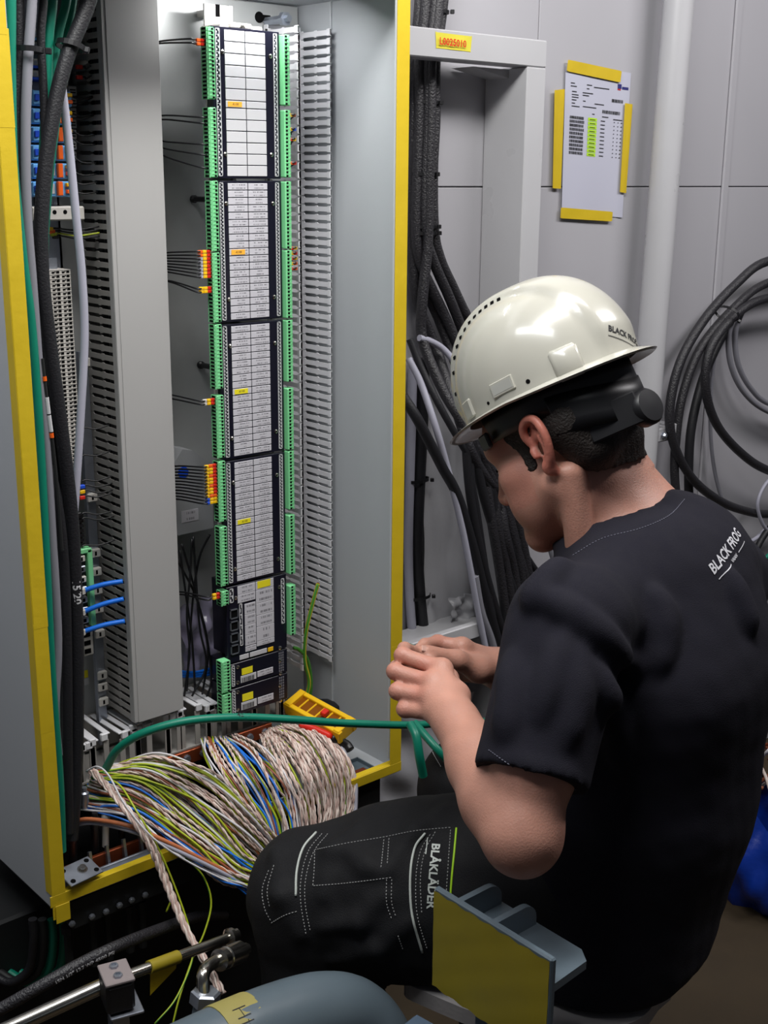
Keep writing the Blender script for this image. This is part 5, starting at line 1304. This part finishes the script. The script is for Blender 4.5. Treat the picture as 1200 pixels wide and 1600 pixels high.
ear(1); ear(-1)
# neck and trunk under the clothes
N0, N1 = J(985, 852, 1.60), J(900, 705, 1.60)
body.cone(N1, N0, .056, .062, .03)
body.cone(J(965, 742, 1.625), J(1035, 850, 1.63), .042, .060, .03)
CH, PVc = J(1005, 1030, 1.59), J(945, 1395, 1.655)
SHL, SHR = J(888, 975, 1.385), J(1118, 905, 1.72)
body.cone(J(1020, 905, 1.59), CH, .085, .115, .05); body.cone(CH, PVc, .115, .12, .05)
body.cone(J(1020, 900, 1.59), SHL, .06, .048, .04); body.cone(J(1040, 890, 1.62), SHR, .06, .048, .04)
# sterno muscle
body.cone(hd_(.056, -.022, -.045), J(905, 850, 1.545), .016, .018, .02)
# left arm
ELL, WRL = J(815, 1300, 1.315), J(714, 1130, 1.465)
body.cone(SHL, J(837, 1185, 1.328), .050, .044, .02); body.cone(J(837, 1185, 1.328), ELL, .045, .038, .02)
body.ell(J(817, 1330, 1.318), (.020, .020, .020), None, .03)
d_ = (WRL - ELL)
body.chain([ELL, ELL + d_ * .28, ELL + d_ * .6, WRL], [.038, .043, .036, .0270], .02)
body.cone(ELL + RT * .0 - Z_ * .0, ELL + d_ * .35 + Z_ * .005, .036, .034, .02)
# left hand
def hand(wr, mcps, fingers, thumb, palm_r=.0125, k=.0045):
    for m in mcps: body.cone(wr, m, .0195, palm_r, .014)
    for i in range(len(mcps) - 1): body.cone(mcps[i], mcps[i + 1], palm_r - .001, palm_r - .001, .008)
    for m, fg in zip(mcps, fingers):
        body.chain([m] + fg[:-1], [.0112] + [.0096 - .0007 * i for i in range(len(fg) - 1)], k)
        body.cone(fg[-2], fg[-1], .0084, .0072, k)
        body.ell(m, (.0116,) * 3, None, .008); body.ell(fg[0], (.0100,) * 3, None, .004)
    body.chain([wr] + thumb, [.020, .0165, .0118, .0088], .010)
hand(WRL, [J(690, 1046, 1.525), J(676, 1068, 1.508), J(674, 1091, 1.496), J(682, 1113, 1.484)],
     [[J(629, 1024, 1.545), J(632, 1014, 1.578), J(650, 1018, 1.598)],
      [J(617, 1049, 1.530), J(619, 1043, 1.566), J(640, 1042, 1.585)],
      [J(621, 1080, 1.518), J(622, 1076, 1.550), J(641, 1072, 1.570)],
      [J(633, 1108, 1.508), J(633, 1106, 1.534), J(648, 1101, 1.552)]],
     [J(712, 1088, 1.51), J(700, 1060, 1.565), J(672, 1036, 1.590)])
# right arm and hand
ELR, WRR = J(905, 1190, 1.80), J(786, 1046, 1.675)
body.cone(SHR, ELR, .048, .042, .02); d_ = WRR - ELR
body.chain([ELR, ELR + d_ * .3, ELR + d_ * .65, WRR], [.040, .043, .036, .0285], .02)
hand(WRR, [J(722, 1012, 1.650), J(724, 1020, 1.672), J(730, 1034, 1.690), J(738, 1050, 1.700)],
     [[J(684, 1004, 1.655), J(664, 1008, 1.635), J(650, 1018, 1.618)],
      [J(682, 1012, 1.683), J(662, 1018, 1.662), J(650, 1028, 1.640)],
      [J(690, 1036, 1.700), J(668, 1042, 1.675), J(660, 1044, 1.650)],
      [J(700, 1058, 1.706), J(680, 1062, 1.685), J(672, 1058, 1.664)]],
     [J(748, 1046, 1.640), J(714, 1031, 1.618), J(667, 1018, 1.600)])
# legs inside the trousers, down to the shoes
HPL, KNL, ANL = J(905, 1400, 1.625), J(490, 1396, 1.655), None
ANL = np.array([KNL[0] - .03, KNL[1] - .05, .10])
HPR, KNR = J(985, 1400, 1.79), J(742, 1236, 1.93); ANR = np.array([KNR[0] + .02, KNR[1] - .06, .10])
for h_, k_, a_ in ((HPL, KNL, ANL), (HPR, KNR, ANR)): body.cone(PVc, h_, .09, .08, .04); body.cone(h_, k_, .082, .055, .03); body.cone(k_, a_, .05, .035, .02)

def head_coords(v): d = v - HC; return d @ HL, d @ HF, d @ HU
_rg = np.random.default_rng(3)
_ph = _rg.normal(size=(10, 3)); _ph /= np.linalg.norm(_ph, axis=1)[:, None]
def wob(p, sc): return sum(np.sin(p @ _ph[i] * sc * (1 + .37 * i) + i * 1.7) for i in range(6)) / 6
def skin_tint(v):
    x, y, z = head_coords(v); c = np.tile(np.array(lin((192, 140, 122))), (len(v), 1)); n = wob(v, 130)[:, None]
    c *= 1 + .07 * n
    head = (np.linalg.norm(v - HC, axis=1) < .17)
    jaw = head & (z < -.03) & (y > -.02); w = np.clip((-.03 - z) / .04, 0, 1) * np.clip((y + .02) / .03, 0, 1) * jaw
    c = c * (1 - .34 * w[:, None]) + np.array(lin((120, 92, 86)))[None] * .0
    er = head & (np.abs(x) > .0765) & (np.abs(y + .008) < .035) & (np.abs(z) < .045)
    c[er] *= np.array([1.08, .74, .72])
    ck = head & (y > .03) & (np.abs(z + .03) < .03); c[ck] *= np.array([1.0, .9, .9])
    lp = head & (y > .085) & (z > -.088) & (z < -.06) & (np.abs(x) < .027); c[lp] *= np.array([.9, .62, .62])
    kn = np.zeros(len(v))
    for q in (J(629, 1024, 1.545), J(617, 1049, 1.53), J(621, 1080, 1.518), J(633, 1108, 1.508), J(664, 1043, 1.525), J(653, 1062, 1.508), J(653, 1086, 1.496), J(684, 1004, 1.655), J(818, 1345, 1.30)):
        kn = np.maximum(kn, np.exp(-(np.linalg.norm(v - q, axis=1) / .016) ** 2))
    c *= 1 - kn[:, None] * np.array([.02, .16, .16])
    return np.clip(c, 0, 1)
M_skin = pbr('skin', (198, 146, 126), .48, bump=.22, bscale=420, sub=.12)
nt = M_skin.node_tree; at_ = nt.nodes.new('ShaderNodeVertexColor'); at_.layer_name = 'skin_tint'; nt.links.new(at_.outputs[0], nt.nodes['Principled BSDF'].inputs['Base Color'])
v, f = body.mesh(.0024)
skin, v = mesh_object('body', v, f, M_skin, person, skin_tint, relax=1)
# eyes, brows, nail
for s_ in (-1, 1):
    e = MB(); prof = [(.0132 * math.sin(t * math.pi / 10), -.0132 * math.cos(t * math.pi / 10)) for t in range(1, 10)]
    e.lathe(prof, hd_(s_ * .031, .0795, -.0035), HF, 14); e.build('eye', pbr('eye_white', (200, 196, 190), .2), person, smooth=True)
    e = MB(); e.lathe([(.0055, .0118), (.005, .0130), (.001, .0134)], hd_(s_ * .031, .0795, -.0035), HF - HU * .5, 12); e.build('iris', pbr('dark_iris', (40, 30, 24), .2), person)
    e = MB(); e.tube([hd_(s_ * .014, .096, .014), hd_(s_ * .030, .0975, .020), hd_(s_ * .046, .083, .014)], [.0028, .0036, .002], 8); e.build('eyebrow', pbr('dark_hair_brow', (34, 24, 20), .8), person)
    e = MB(); e.tube([hd_(s_ * .018, .0925, -.002), hd_(s_ * .031, .0955, .0), hd_(s_ * .045, .086, -.003)], .0014, 6); e.build('eyelash', M_hole, person)
nl = J(659, 1016, 1.5925)
e = MB(); un = (J(667, 1018, 1.60) - J(700, 1026, 1.61)); un /= np.linalg.norm(un); vn = CAM - nl; vn = vn * .7 / np.linalg.norm(vn) + Z_ * .6; vn -= un * un.dot(vn); vn /= np.linalg.norm(vn)
e.obox(J(663, 1016, 1.596) + vn * .0035, (un, np.cross(vn, un), vn), (.0055, .0045, .0012), .001); e.build('thumbnail', pbr('nail', (206, 164, 150), .3), person)

# hair
hair = Solid()
hair.ell(hd_(0, -.018, .052), (.073, .095, .088), HA, .02); hair.ell(hd_(0, .040, -.030), (.060, .060, .082), HA, .02); hair.cone(N1, N0, .056, .062, .03); hair.cone(J(965, 742, 1.625), J(1035, 850, 1.63), .042, .060, .03)
for s_ in (-1, 1): hair.cone(hd_(s_ * .045, -.040, .010), hd_(s_ * .035, -.050, -.020), .030, .028, .03)
def hair_cut(p, d):
    x, y, z = head_coords(p); n = wob(p, 240) * .002
    # hairline: forehead, temple with sideburn, over the ear, nape
    lim = np.interp(y + n, [-.13, -.08, -.05, -.03, -.022, -.012, .014, .018, .030, .034, .046, .060, .072, .12], [-.062, -.064, -.058, -.046, -.016, .022, .026, -.022, -.022, .004, .022, .040, .07, .2])
    g = (lim - z) * .8 + n
    return np.maximum(d - .0042, g) - d + (wob(p, 900) * .0009)
v2, f2 = hair.mesh(.0026, hair_cut)
M_hair = pbr('dark_brown_hair', (32, 24, 20), .65, var=.4, scale=160, bump=.9, bscale=380)
mesh_object('hair', v2, f2, M_hair, person)

# ------------------------------------------------------------------ helmet
hp_ = math.radians(0)
HO = hd_(.0, -.008, .060)
def hel(x, y, z): return HO + HL * x + HF * y + HU * z
def rim(ph):
    """half width, rim height at an angle round the head (0 = front)"""
    c, s_ = math.cos(ph), math.sin(ph)
    ry = .120 if c > 0 else .124
    return .104 * s_, ry * c, .010 - .004 * s_ * s_ - .006 * max(0, c) ** 2 - .004 * max(0, -c)
def dome(t, ph, off=0.):
    x, y, zr = rim(ph); th = t * math.pi / 2
    sn, cs = math.sin(th) ** .86, max(0., math.cos(th)) ** .88
    k = 1 + off / .12
    p = np.array([x * sn * k, y * sn * k, zr * sn + (.136 + off) * cs - .0 * (1 - sn)])
    a = abs(p[0]); rd = .0075 * (1 / (1 + math.exp((a - .043) / .0014))) * min(1, max(0, (1.02 - t) / .14))
    nrm = p - np.array([0, 0, .01]); nrm /= np.linalg.norm(nrm) + 1e-9
    return p + nrm * rd
def shell(u, vv, off):
    ph = 2 * math.pi * u
    if vv <= .86: q = dome(vv / .86, ph, off)
    else:
        e = (vv - .86) / .14; q = dome(1., ph, off); c, s_ = math.cos(ph), math.sin(ph)
        out = .028 * max(0, c) ** 1.5 + .016 * max(0, -c) ** 1.2 + .006 ; dn = .006 * max(0, c) ** 2 + .006 * max(0, -c) + .003
        d = np.array([s_, c, 0.]); q = q + d * out * e + np.array([0, 0, -dn * e ** 1.3]); 
    return hel(*q)
hm = MB(); NU, NV = 96, 44
vs = [shell(i / NU, j / NV, 0.) for j in range(NV + 1) for i in range(NU)] + [shell(i / NU, j / NV, -.0035) - HU * (.0022 if j > NV * .84 else 0) for j in range(NV + 1) for i in range(NU)]
fs = []; o_ = (NV + 1) * NU
for j in range(NV):
    for i in range(NU):
        a, b = j * NU + i, j * NU + (i + 1) % NU; fs.append((a, b, b + NU, a + NU)); fs.append((o_ + a, o_ + a + NU, o_ + b + NU, o_ + b))
for i in range(NU): a, b = NV * NU + i, NV * NU + (i + 1) % NU; fs.append((a, b, o_ + b, o_ + a))
hm.add(vs, fs)
M_helm = pbr('white_helmet_plastic', (178, 176, 166), .22, coat=.3)
helmet = hm.build('helmet', M_helm, person, smooth=55)
htree = bvh_of(np.array(vs), fs)
def on_helmet(px, py): return hit(htree, px, py)
def frame_at(n, a): a = a - n * n.dot(a); a /= np.linalg.norm(a); return a, np.cross(n, a)
h0, n0 = on_helmet(886, 566)
def face_cam(n, h): return n if n.dot(CAM - h) > 0 else -n
n0 = face_cam(n0, h0); a0, b0 = frame_at(n0, HF)
e = MB(); e.obox(h0 - n0 * .001, (a0, b0, n0), (.018, .020, .0045), .004); e.build('accessory_pad', M_helm, helmet, smooth=60)
h1, n1 = on_helmet(785, 604); n1 = face_cam(n1, h1); a1, b1 = frame_at(n1, HF)
e = MB(); e.obox(h1 - n1 * .0005, (a1, b1, n1), (.017, .009, .0022), .001); e.build('side_slot', M_helm, helmet)
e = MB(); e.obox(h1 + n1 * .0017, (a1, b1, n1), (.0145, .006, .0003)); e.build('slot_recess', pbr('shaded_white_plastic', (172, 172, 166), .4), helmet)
h1, n1 = on_helmet(733, 640); n1 = face_cam(n1, h1); a1, b1 = frame_at(n1, HF)
e = MB(); e.obox(h1 - n1 * .0005, (a1, b1, n1), (.012, .012, .003), .002); e.build('front_slot', M_helm, helmet)
for px, py, r in ((825, 596, .0028), (763, 630, .0022), (993, 532, .002)):
    h1, n1 = on_helmet(px, py)
    if h1 is not None: n1 = face_cam(n1, h1); e = MB(); e.lathe([(r, 0), (r, .0004)], h1, n1, 12); e.build('hole', M_hole, helmet)
for k in range(12):                                             # vents follow the edge of the raised ridge from the front over the top
    y_ = .104 - k * .0105
    r = htree.ray_cast(Vector(hel(.0462, y_, .3)), Vector(-HU))
    if r[0] is None: continue
    c_ = np.array(r[0]); n_v = np.array(r[1]); n_v = n_v if n_v.dot(HU) > 0 else -n_v
    e = MB(); a1, b1 = frame_at(n_v, HF); e.obox(c_ + n_v * .0004, (a1, b1, n_v), (.0024, .0020, .0008)); e.build('vent', M_hole, helmet)
c_ = hel(*dome(.06, 0.)); e = MB(); e.lathe([(.012, 0), (.012, .0006)], c_ + HF * .004, HU, 18); e.build('round_sticker', pbr('orange_red_sticker', (235, 70, 30), .4), helmet)
# lettering at the back of the helmet
h1, n1 = on_helmet(978, 524)
if h1 is not None:
    n1 = face_cam(n1, h1); a1, _ = frame_at(n1, RT); b1 = np.cross(n1, a1)
    def onh(u, w):
        q = h1 + a1 * u + b1 * w; r = htree.ray_cast(Vector(q + n1 * .03), Vector(-n1)); return (np.array(r[0]) if r[0] is not None else q) + n1 * .0005
    e = MB(); e.text('BLACK FROG', .0105, lambda u, w: onh(u, w), bold=.0003); e.build('lettering', M_ink, helmet)
    e = MB(); e.grid(lambda u, w: onh((u - .5) * .062, -.0085 - .0009 * w), 8, 1); e.build('underline', M_ink, helmet)
# harness band, nape strap and knob
def band(z0, z1, y0, y1, gx, gy, name, drop=0.):
    mb = MB(); A0, A1 = y0, y1
    def fn(u, w):
        a = A0 + (A1 - A0) * u; s_, c = math.sin(a), math.cos(a); z = z0 + (z1 - z0) * w - drop * max(0, -c) ** 2
        return hd_(gx * s_, -.012 + gy * c, .0 + z)
    mb.grid(fn, 48, 3); o = mb.build(name, M_black, helmet, smooth=True); return o
def solid(o, t): m_ = o.modifiers.new('thickness', 'SOLIDIFY'); m_.thickness = t; m_.offset = 0
solid(band(.030, .066, 0, 2 * math.pi, .0835, .105, 'head_band', .008), .002)
solid(band(.004, .052, math.pi * .58, math.pi * 1.42, .083, .107, 'nape_strap', .020), .0025)
kc = hd_(.012, -.120, -.008)
e = MB(); e.lathe([(.020, -.006), (.023, -.002), (.023, .012), (.020, .016), (.006, .017)], kc, -HF + HL * .25, 22); e.build('adjuster_knob', M_black, helmet, smooth=40)
e = MB(); e.obox(hd_(.045, -.098, -.004), (HF + HL * .55, HU, np.cross(HF + HL * .55, HU)), (.034, .020, .003), .002); e.build('adjuster_housing', M_black, helmet)
e = MB(); e.obox(hd_(.066, .070, .036), (HF - HL * .7, HU, np.cross(HF - HL * .7, HU)), (.014, .010, .003), .002); e.build('band_clip', M_black, helmet)

# ------------------------------------------------------------------ shirt
brt = RT * .57 + FWD * .82
sh = Solid()
UB = J(1040, 905, 1.62)
for s_ in (-1, 1):
    o_ = brt * s_ * .045
    sh.cone(J(1030, 915, 1.60) + o_, J(1018, 1050, 1.595) + o_, .108, .128, .06)
    sh.cone(J(1018, 1050, 1.595) + o_, J(1000, 1240, 1.625) + o_, .128, .122, .06)
    sh.cone(J(1000, 1240, 1.625) + o_, J(955, 1425, 1.66) + o_, .124, .126, .05)
sh.cone(J(1010, 880, 1.60), J(905, 968, 1.42), .058, .058, .05)
sh.cone(J(1050, 868, 1.63), J(1122, 905, 1.71), .062, .062, .05)
sh.cone(J(945, 880, 1.585), J(985, 860, 1.61), .058, .065, .04)
HEM = J(830, 1216, 1.325); ad = HEM - SHL; ad /= np.linalg.norm(ad)
sh.cone(J(886, 978, 1.39), HEM + ad * .03, .068, .060, .03)
HEMR = SHR + (ELR - SHR) * .62; sh.cone(SHR, HEMR, .066, .06, .03)
nx = (N1 - N0); nx /= np.linalg.norm(nx)
CN = J(962, 818, 1.60)
def tool(s, kind, *a, **k): getattr(s, kind)(*a, **k)
# folds: soft ridges from the armpit and over the back
def ridge(pix, r, k=.020, sink=.55):
    r = r * 1.5
    q = [sh.trace(CAM, ray(x, y)) + ray(x, y) * r * sink for x, y in [t[:2] for t in catmull([np.array([*q_, 0.]) for q_ in pix], 5)]]
    return q, r, k
rl = [ridge([(822, 928), (862, 940), (905, 968), (950, 1000), (990, 1045)], .0045), ridge([(1022, 930), (1034, 960), (1036, 1000), (1028, 1040)], .005), ridge([(1138, 898), (1155, 940), (1172, 985)], .005),
      ridge([(880, 1000), (862, 1060), (845, 1120)], .006), ridge([(905, 1020), (900, 1090), (885, 1160)], .006), ridge([(800, 1030), (800, 1090), (790, 1150)], .005), ridge([(930, 1050), (960, 1120), (975, 1200)], .007), ridge([(880, 880), (850, 915), (832, 945)], .005)]
for q, r, k in rl: sh.chain(q, [r * (.35 + .65 * math.sin(math.pi * i / (len(q) - 1))) for i in range(len(q))], k)
sh.cut(HEM, ad, .003, near=(HEM, .11)); sh.cut(np.array([0, 0, SEATZ + .004]), -Z_, .012, near=(np.array([*J(950, 1480, 1.64)[:2], SEATZ]), .26))
hr = ELR - SHR; hr /= np.linalg.norm(hr); sh.cut(HEMR, hr, .003, near=(HEMR, .10))
sh.cone(HEM + ad * .036, HEM + ad * .09, .051, .051, .003, 's')
cb_ = nx * .9 + Z_ * .25; cb_ /= np.linalg.norm(cb_)
sh.cone(CN - nx * .05, CN + nx * .16, .068, .074, .006, 's')
sh.ring(CN - nx * .002, cb_, .0765, .0060, .0125, .003, (1.10, .95), u=J(1060, 770, 1.65) - J(880, 860, 1.56))
sh.ring(HEM - ad * .006, ad, .0590, .0026, .008, .002, (1, 1), u=RT)
def cloth_post(p, d): return -.0016 * wob(p, 30) - .0011 * wob(p[:, ::-1] * 1.0, 80)
sv, sf = sh.mesh(.0040, cloth_post)
M_shirt = pbr('navy_black_cotton', (25, 24, 34), .9, var=.12, scale=60, bump=.35, bscale=900, spec=.25)
shirt, sv = mesh_object('shirt', sv, sf, M_shirt, person, relax=1)
stree = bvh_of(sv, sf)
# lettering on the back
ha, na = hit(stree, 1113, 890); hb, nb_ = hit(stree, 1152, 832)
if ha is not None and hb is not None:
    mid = (ha + hb) / 2; nn = face_cam((na + nb_) / 2, mid); nn /= np.linalg.norm(nn); uu = hb - ha; Lt = np.linalg.norm(uu); uu = uu - nn * nn.dot(uu); uu /= np.linalg.norm(uu); ww = np.cross(nn, uu)
    def ons(u, w):
        q = mid + uu * u + ww * w; r = stree.ray_cast(Vector(q + nn * .05), Vector(-nn)); return (np.array(r[0]) if r[0] is not None else q) + nn * .0010
    M_print = pbr('white_shirt_print', (200, 200, 206), .7)
    sz = Lt / 5.6
    e = MB(); e.text('BLACK FROG', sz, ons, bold=sz * .022); e.build('lettering', M_print, shirt)
    e = MB()
    for a, b in ((-.5, -.16), (.16, .5)): e.grid(lambda u, w: ons(Lt * (a + (b - a) * u), -sz * .72 - .0012 * w), 6, 1)
    tag(e.build('underline', M_print, shirt), kind='stuff')
    e = MB(); e.text('VAIAN', sz * .34, lambda u, w: ons(u, w - sz * .74), bold=.0002); e.build('small_lettering', M_print, shirt)
seam('hem_stitching', stree, [(764, 1172), (800, 1197), (850, 1222), (903, 1234)], .0006, pbr('grey_thread', (96, 96, 110), .8), shirt, .0004, .004)
seam('collar_stitching', stree, [(895, 868), (940, 842), (1000, 826), (1045, 806), (1070, 780)], .0006, pbr('grey_thread', (96, 96, 110), .8), shirt, .0004, .004)

# ------------------------------------------------------------------ trousers
tr_ = Solid()
tr_.chain([HPL + Z_ * .0, J(740, 1382, 1.635), J(620, 1385, 1.640), KNL], [.118, .108, .099, .079], .05)
tr_.cone(KNL - Z_ * .0, KNL + (ANL - KNL) * .93, .079, .062, .04)
tr_.chain([HPR, (HPR + KNR) / 2, KNR], [.115, .10, .080], .05); tr_.cone(KNR, KNR + (ANR - KNR) * .93, .079, .062, .04)
tr_.cone(J(945, 1415, 1.655), J(980, 1400, 1.75), .118, .112, .05)
tr_.cone(J(930, 1460, 1.655), J(970, 1450, 1.74), .095, .095, .05)
rt_ = [([(700, 1262), (650, 1300), (610, 1350)], .007), ([(560, 1290), (520, 1330), (505, 1400)], .006), ([(600, 1400), (560, 1440), (500, 1450)], .008), ([(640, 1440), (590, 1480), (520, 1500)], .008), ([(430, 1330), (440, 1400), (470, 1460)], .006), ([(545, 1332), (575, 1352), (600, 1365)], .006)]
for pix, r in rt_:
    q = [tr_.trace(CAM, ray(x, y)) + ray(x, y) * r * .4 for x, y in pix]; tr_.chain(q, [r * .4] + [r] * (len(q) - 2) + [r * .3], .018)
tr_.cone(J(620, 1448, 1.65), J(900, 1440, 1.645), .083, .10, .04)
tr_.cut(np.array([0, 0, SEATZ + .0015]), -Z_, .012, near=(np.array([*J(930, 1500, 1.64)[:2], SEATZ]), .28))
tv, tf = tr_.mesh(.0048, lambda p, d: -.0030 * wob(p, 40) - .0012 * wob(p[:, ::-1] * 1., 95))
M_trs = pbr('black_work_twill', (22, 22, 25), .78, var=.2, scale=50, bump=.4, bscale=700, spec=.3)
trs, tv = mesh_object('trousers', tv, tf, M_trs, person, relax=1)
ttree = bvh_of(tv, tf)
M_thr = pbr('white_thread', (150, 150, 150), .7); M_pip = pbr('reflective_piping', (190, 196, 190), .4); M_neo = pbr('neon_piping', (170, 220, 40), .5)
seam('piping', ttree, [(494, 1301), (474, 1325), (464, 1360), (462, 1400)], .0017, M_pip, trs, .0006)
seam('piping', ttree, [(664, 1302), (648, 1325), (641, 1370), (644, 1430), (660, 1488)], .0017, M_pip, trs, .0006)
seam('neon_piping', ttree, [(713, 1294), (710, 1330), (706, 1370), (704, 1400)], .0014, M_neo, trs, .0006)
for ln in ([(503, 1303), (482, 1330), (471, 1370), (470, 1410), (478, 1460)], [(512, 1303), (490, 1332), (478, 1372), (477, 1412), (485, 1455)], [(672, 1304), (657, 1330), (650, 1372), (652, 1430), (668, 1485)], [(680, 1300), (664, 1330), (657, 1372), (659, 1430)],
           [(492, 1328), (540, 1318), (600, 1308), (650, 1298), (706, 1293)], [(490, 1384), (540, 1380), (612, 1371)], [(600, 1312), (596, 1350), (594, 1358)], [(608, 1310), (605, 1352)], [(604, 1374), (604, 1410), (612, 1436)], [(612, 1374), (612, 1410), (620, 1436)],
           [(420, 1360), (410, 1390), (414, 1420), (424, 1440)], [(428, 1352), (418, 1390), (422, 1420)], [(424, 1442), (445, 1430), (464, 1424)], [(622, 1462), (630, 1485)], [(704, 1297), (701, 1340), (697, 1400)], [(492, 1330), (491, 1360), (489, 1384)], [(668, 1150), (676, 1175), (690, 1200)], [(674, 1140), (684, 1170), (700, 1196)]):
    seam('stitching', ttree, ln, .00062, M_thr, trs, .0004, .0042)
# pocket flap edge and maker's lettering
hp1, np1 = hit(ttree, 676, 1368)
if hp1 is not None:
    np1 = face_cam(np1, hp1); dn, _ = frame_at(np1, J(675, 1420, 1.5) - J(679, 1330, 1.5)); rg = np.cross(dn, np1); rg = -rg if rg.dot(RT) > 0 else rg
    def ont(u, w):
        q = hp1 + dn * u + np.cross(np1, dn) * w; r = ttree.ray_cast(Vector(q + np1 * .03), Vector(-np1)); return (np.array(r[0]) if r[0] is not None else q) + np1 * .0009
    e = MB(); e.text('BLÅKLÄDER', .0145, ont, bold=.0004); e.build('lettering', M_pip, trs)
    e = MB(); e.grid(lambda u, w: ont(-.045 + .02 * u, -.0105 - .0012 * w), 4, 1); e.build('lettering_bar', M_pip, trs)
# shoes
for a_, k_ in ((ANL, KNL), (ANR, KNR)):
    shs = Solid(); fd = fh if a_ is ANR else (-RT * .8 + FWD * .6); fd = fd / np.linalg.norm(fd); g = np.array([a_[0], a_[1], 0])
    shs.cone(g + Z_ * .05 - fd * .05, g + Z_ * .045 + fd * .14, .05, .042, .03); shs.cone(g + Z_ * .05 - fd * .02, g + Z_ * .13, .045, .045, .03); shs.cut(g + Z_ * .001, -Z_, .004)
    v3, f3 = shs.mesh(.006); mesh_object('work_shoe', v3, f3, M_black, person)
# the end of the cable the hands work on
tag(cable('cable_core', 'short teal cable end pinched between the fingertips', [J(636, 1010, 1.590), J(646, 1014, 1.600), J(664, 1024, 1.606), J(690, 1048, 1.61)], .0052, M_teal)[0])
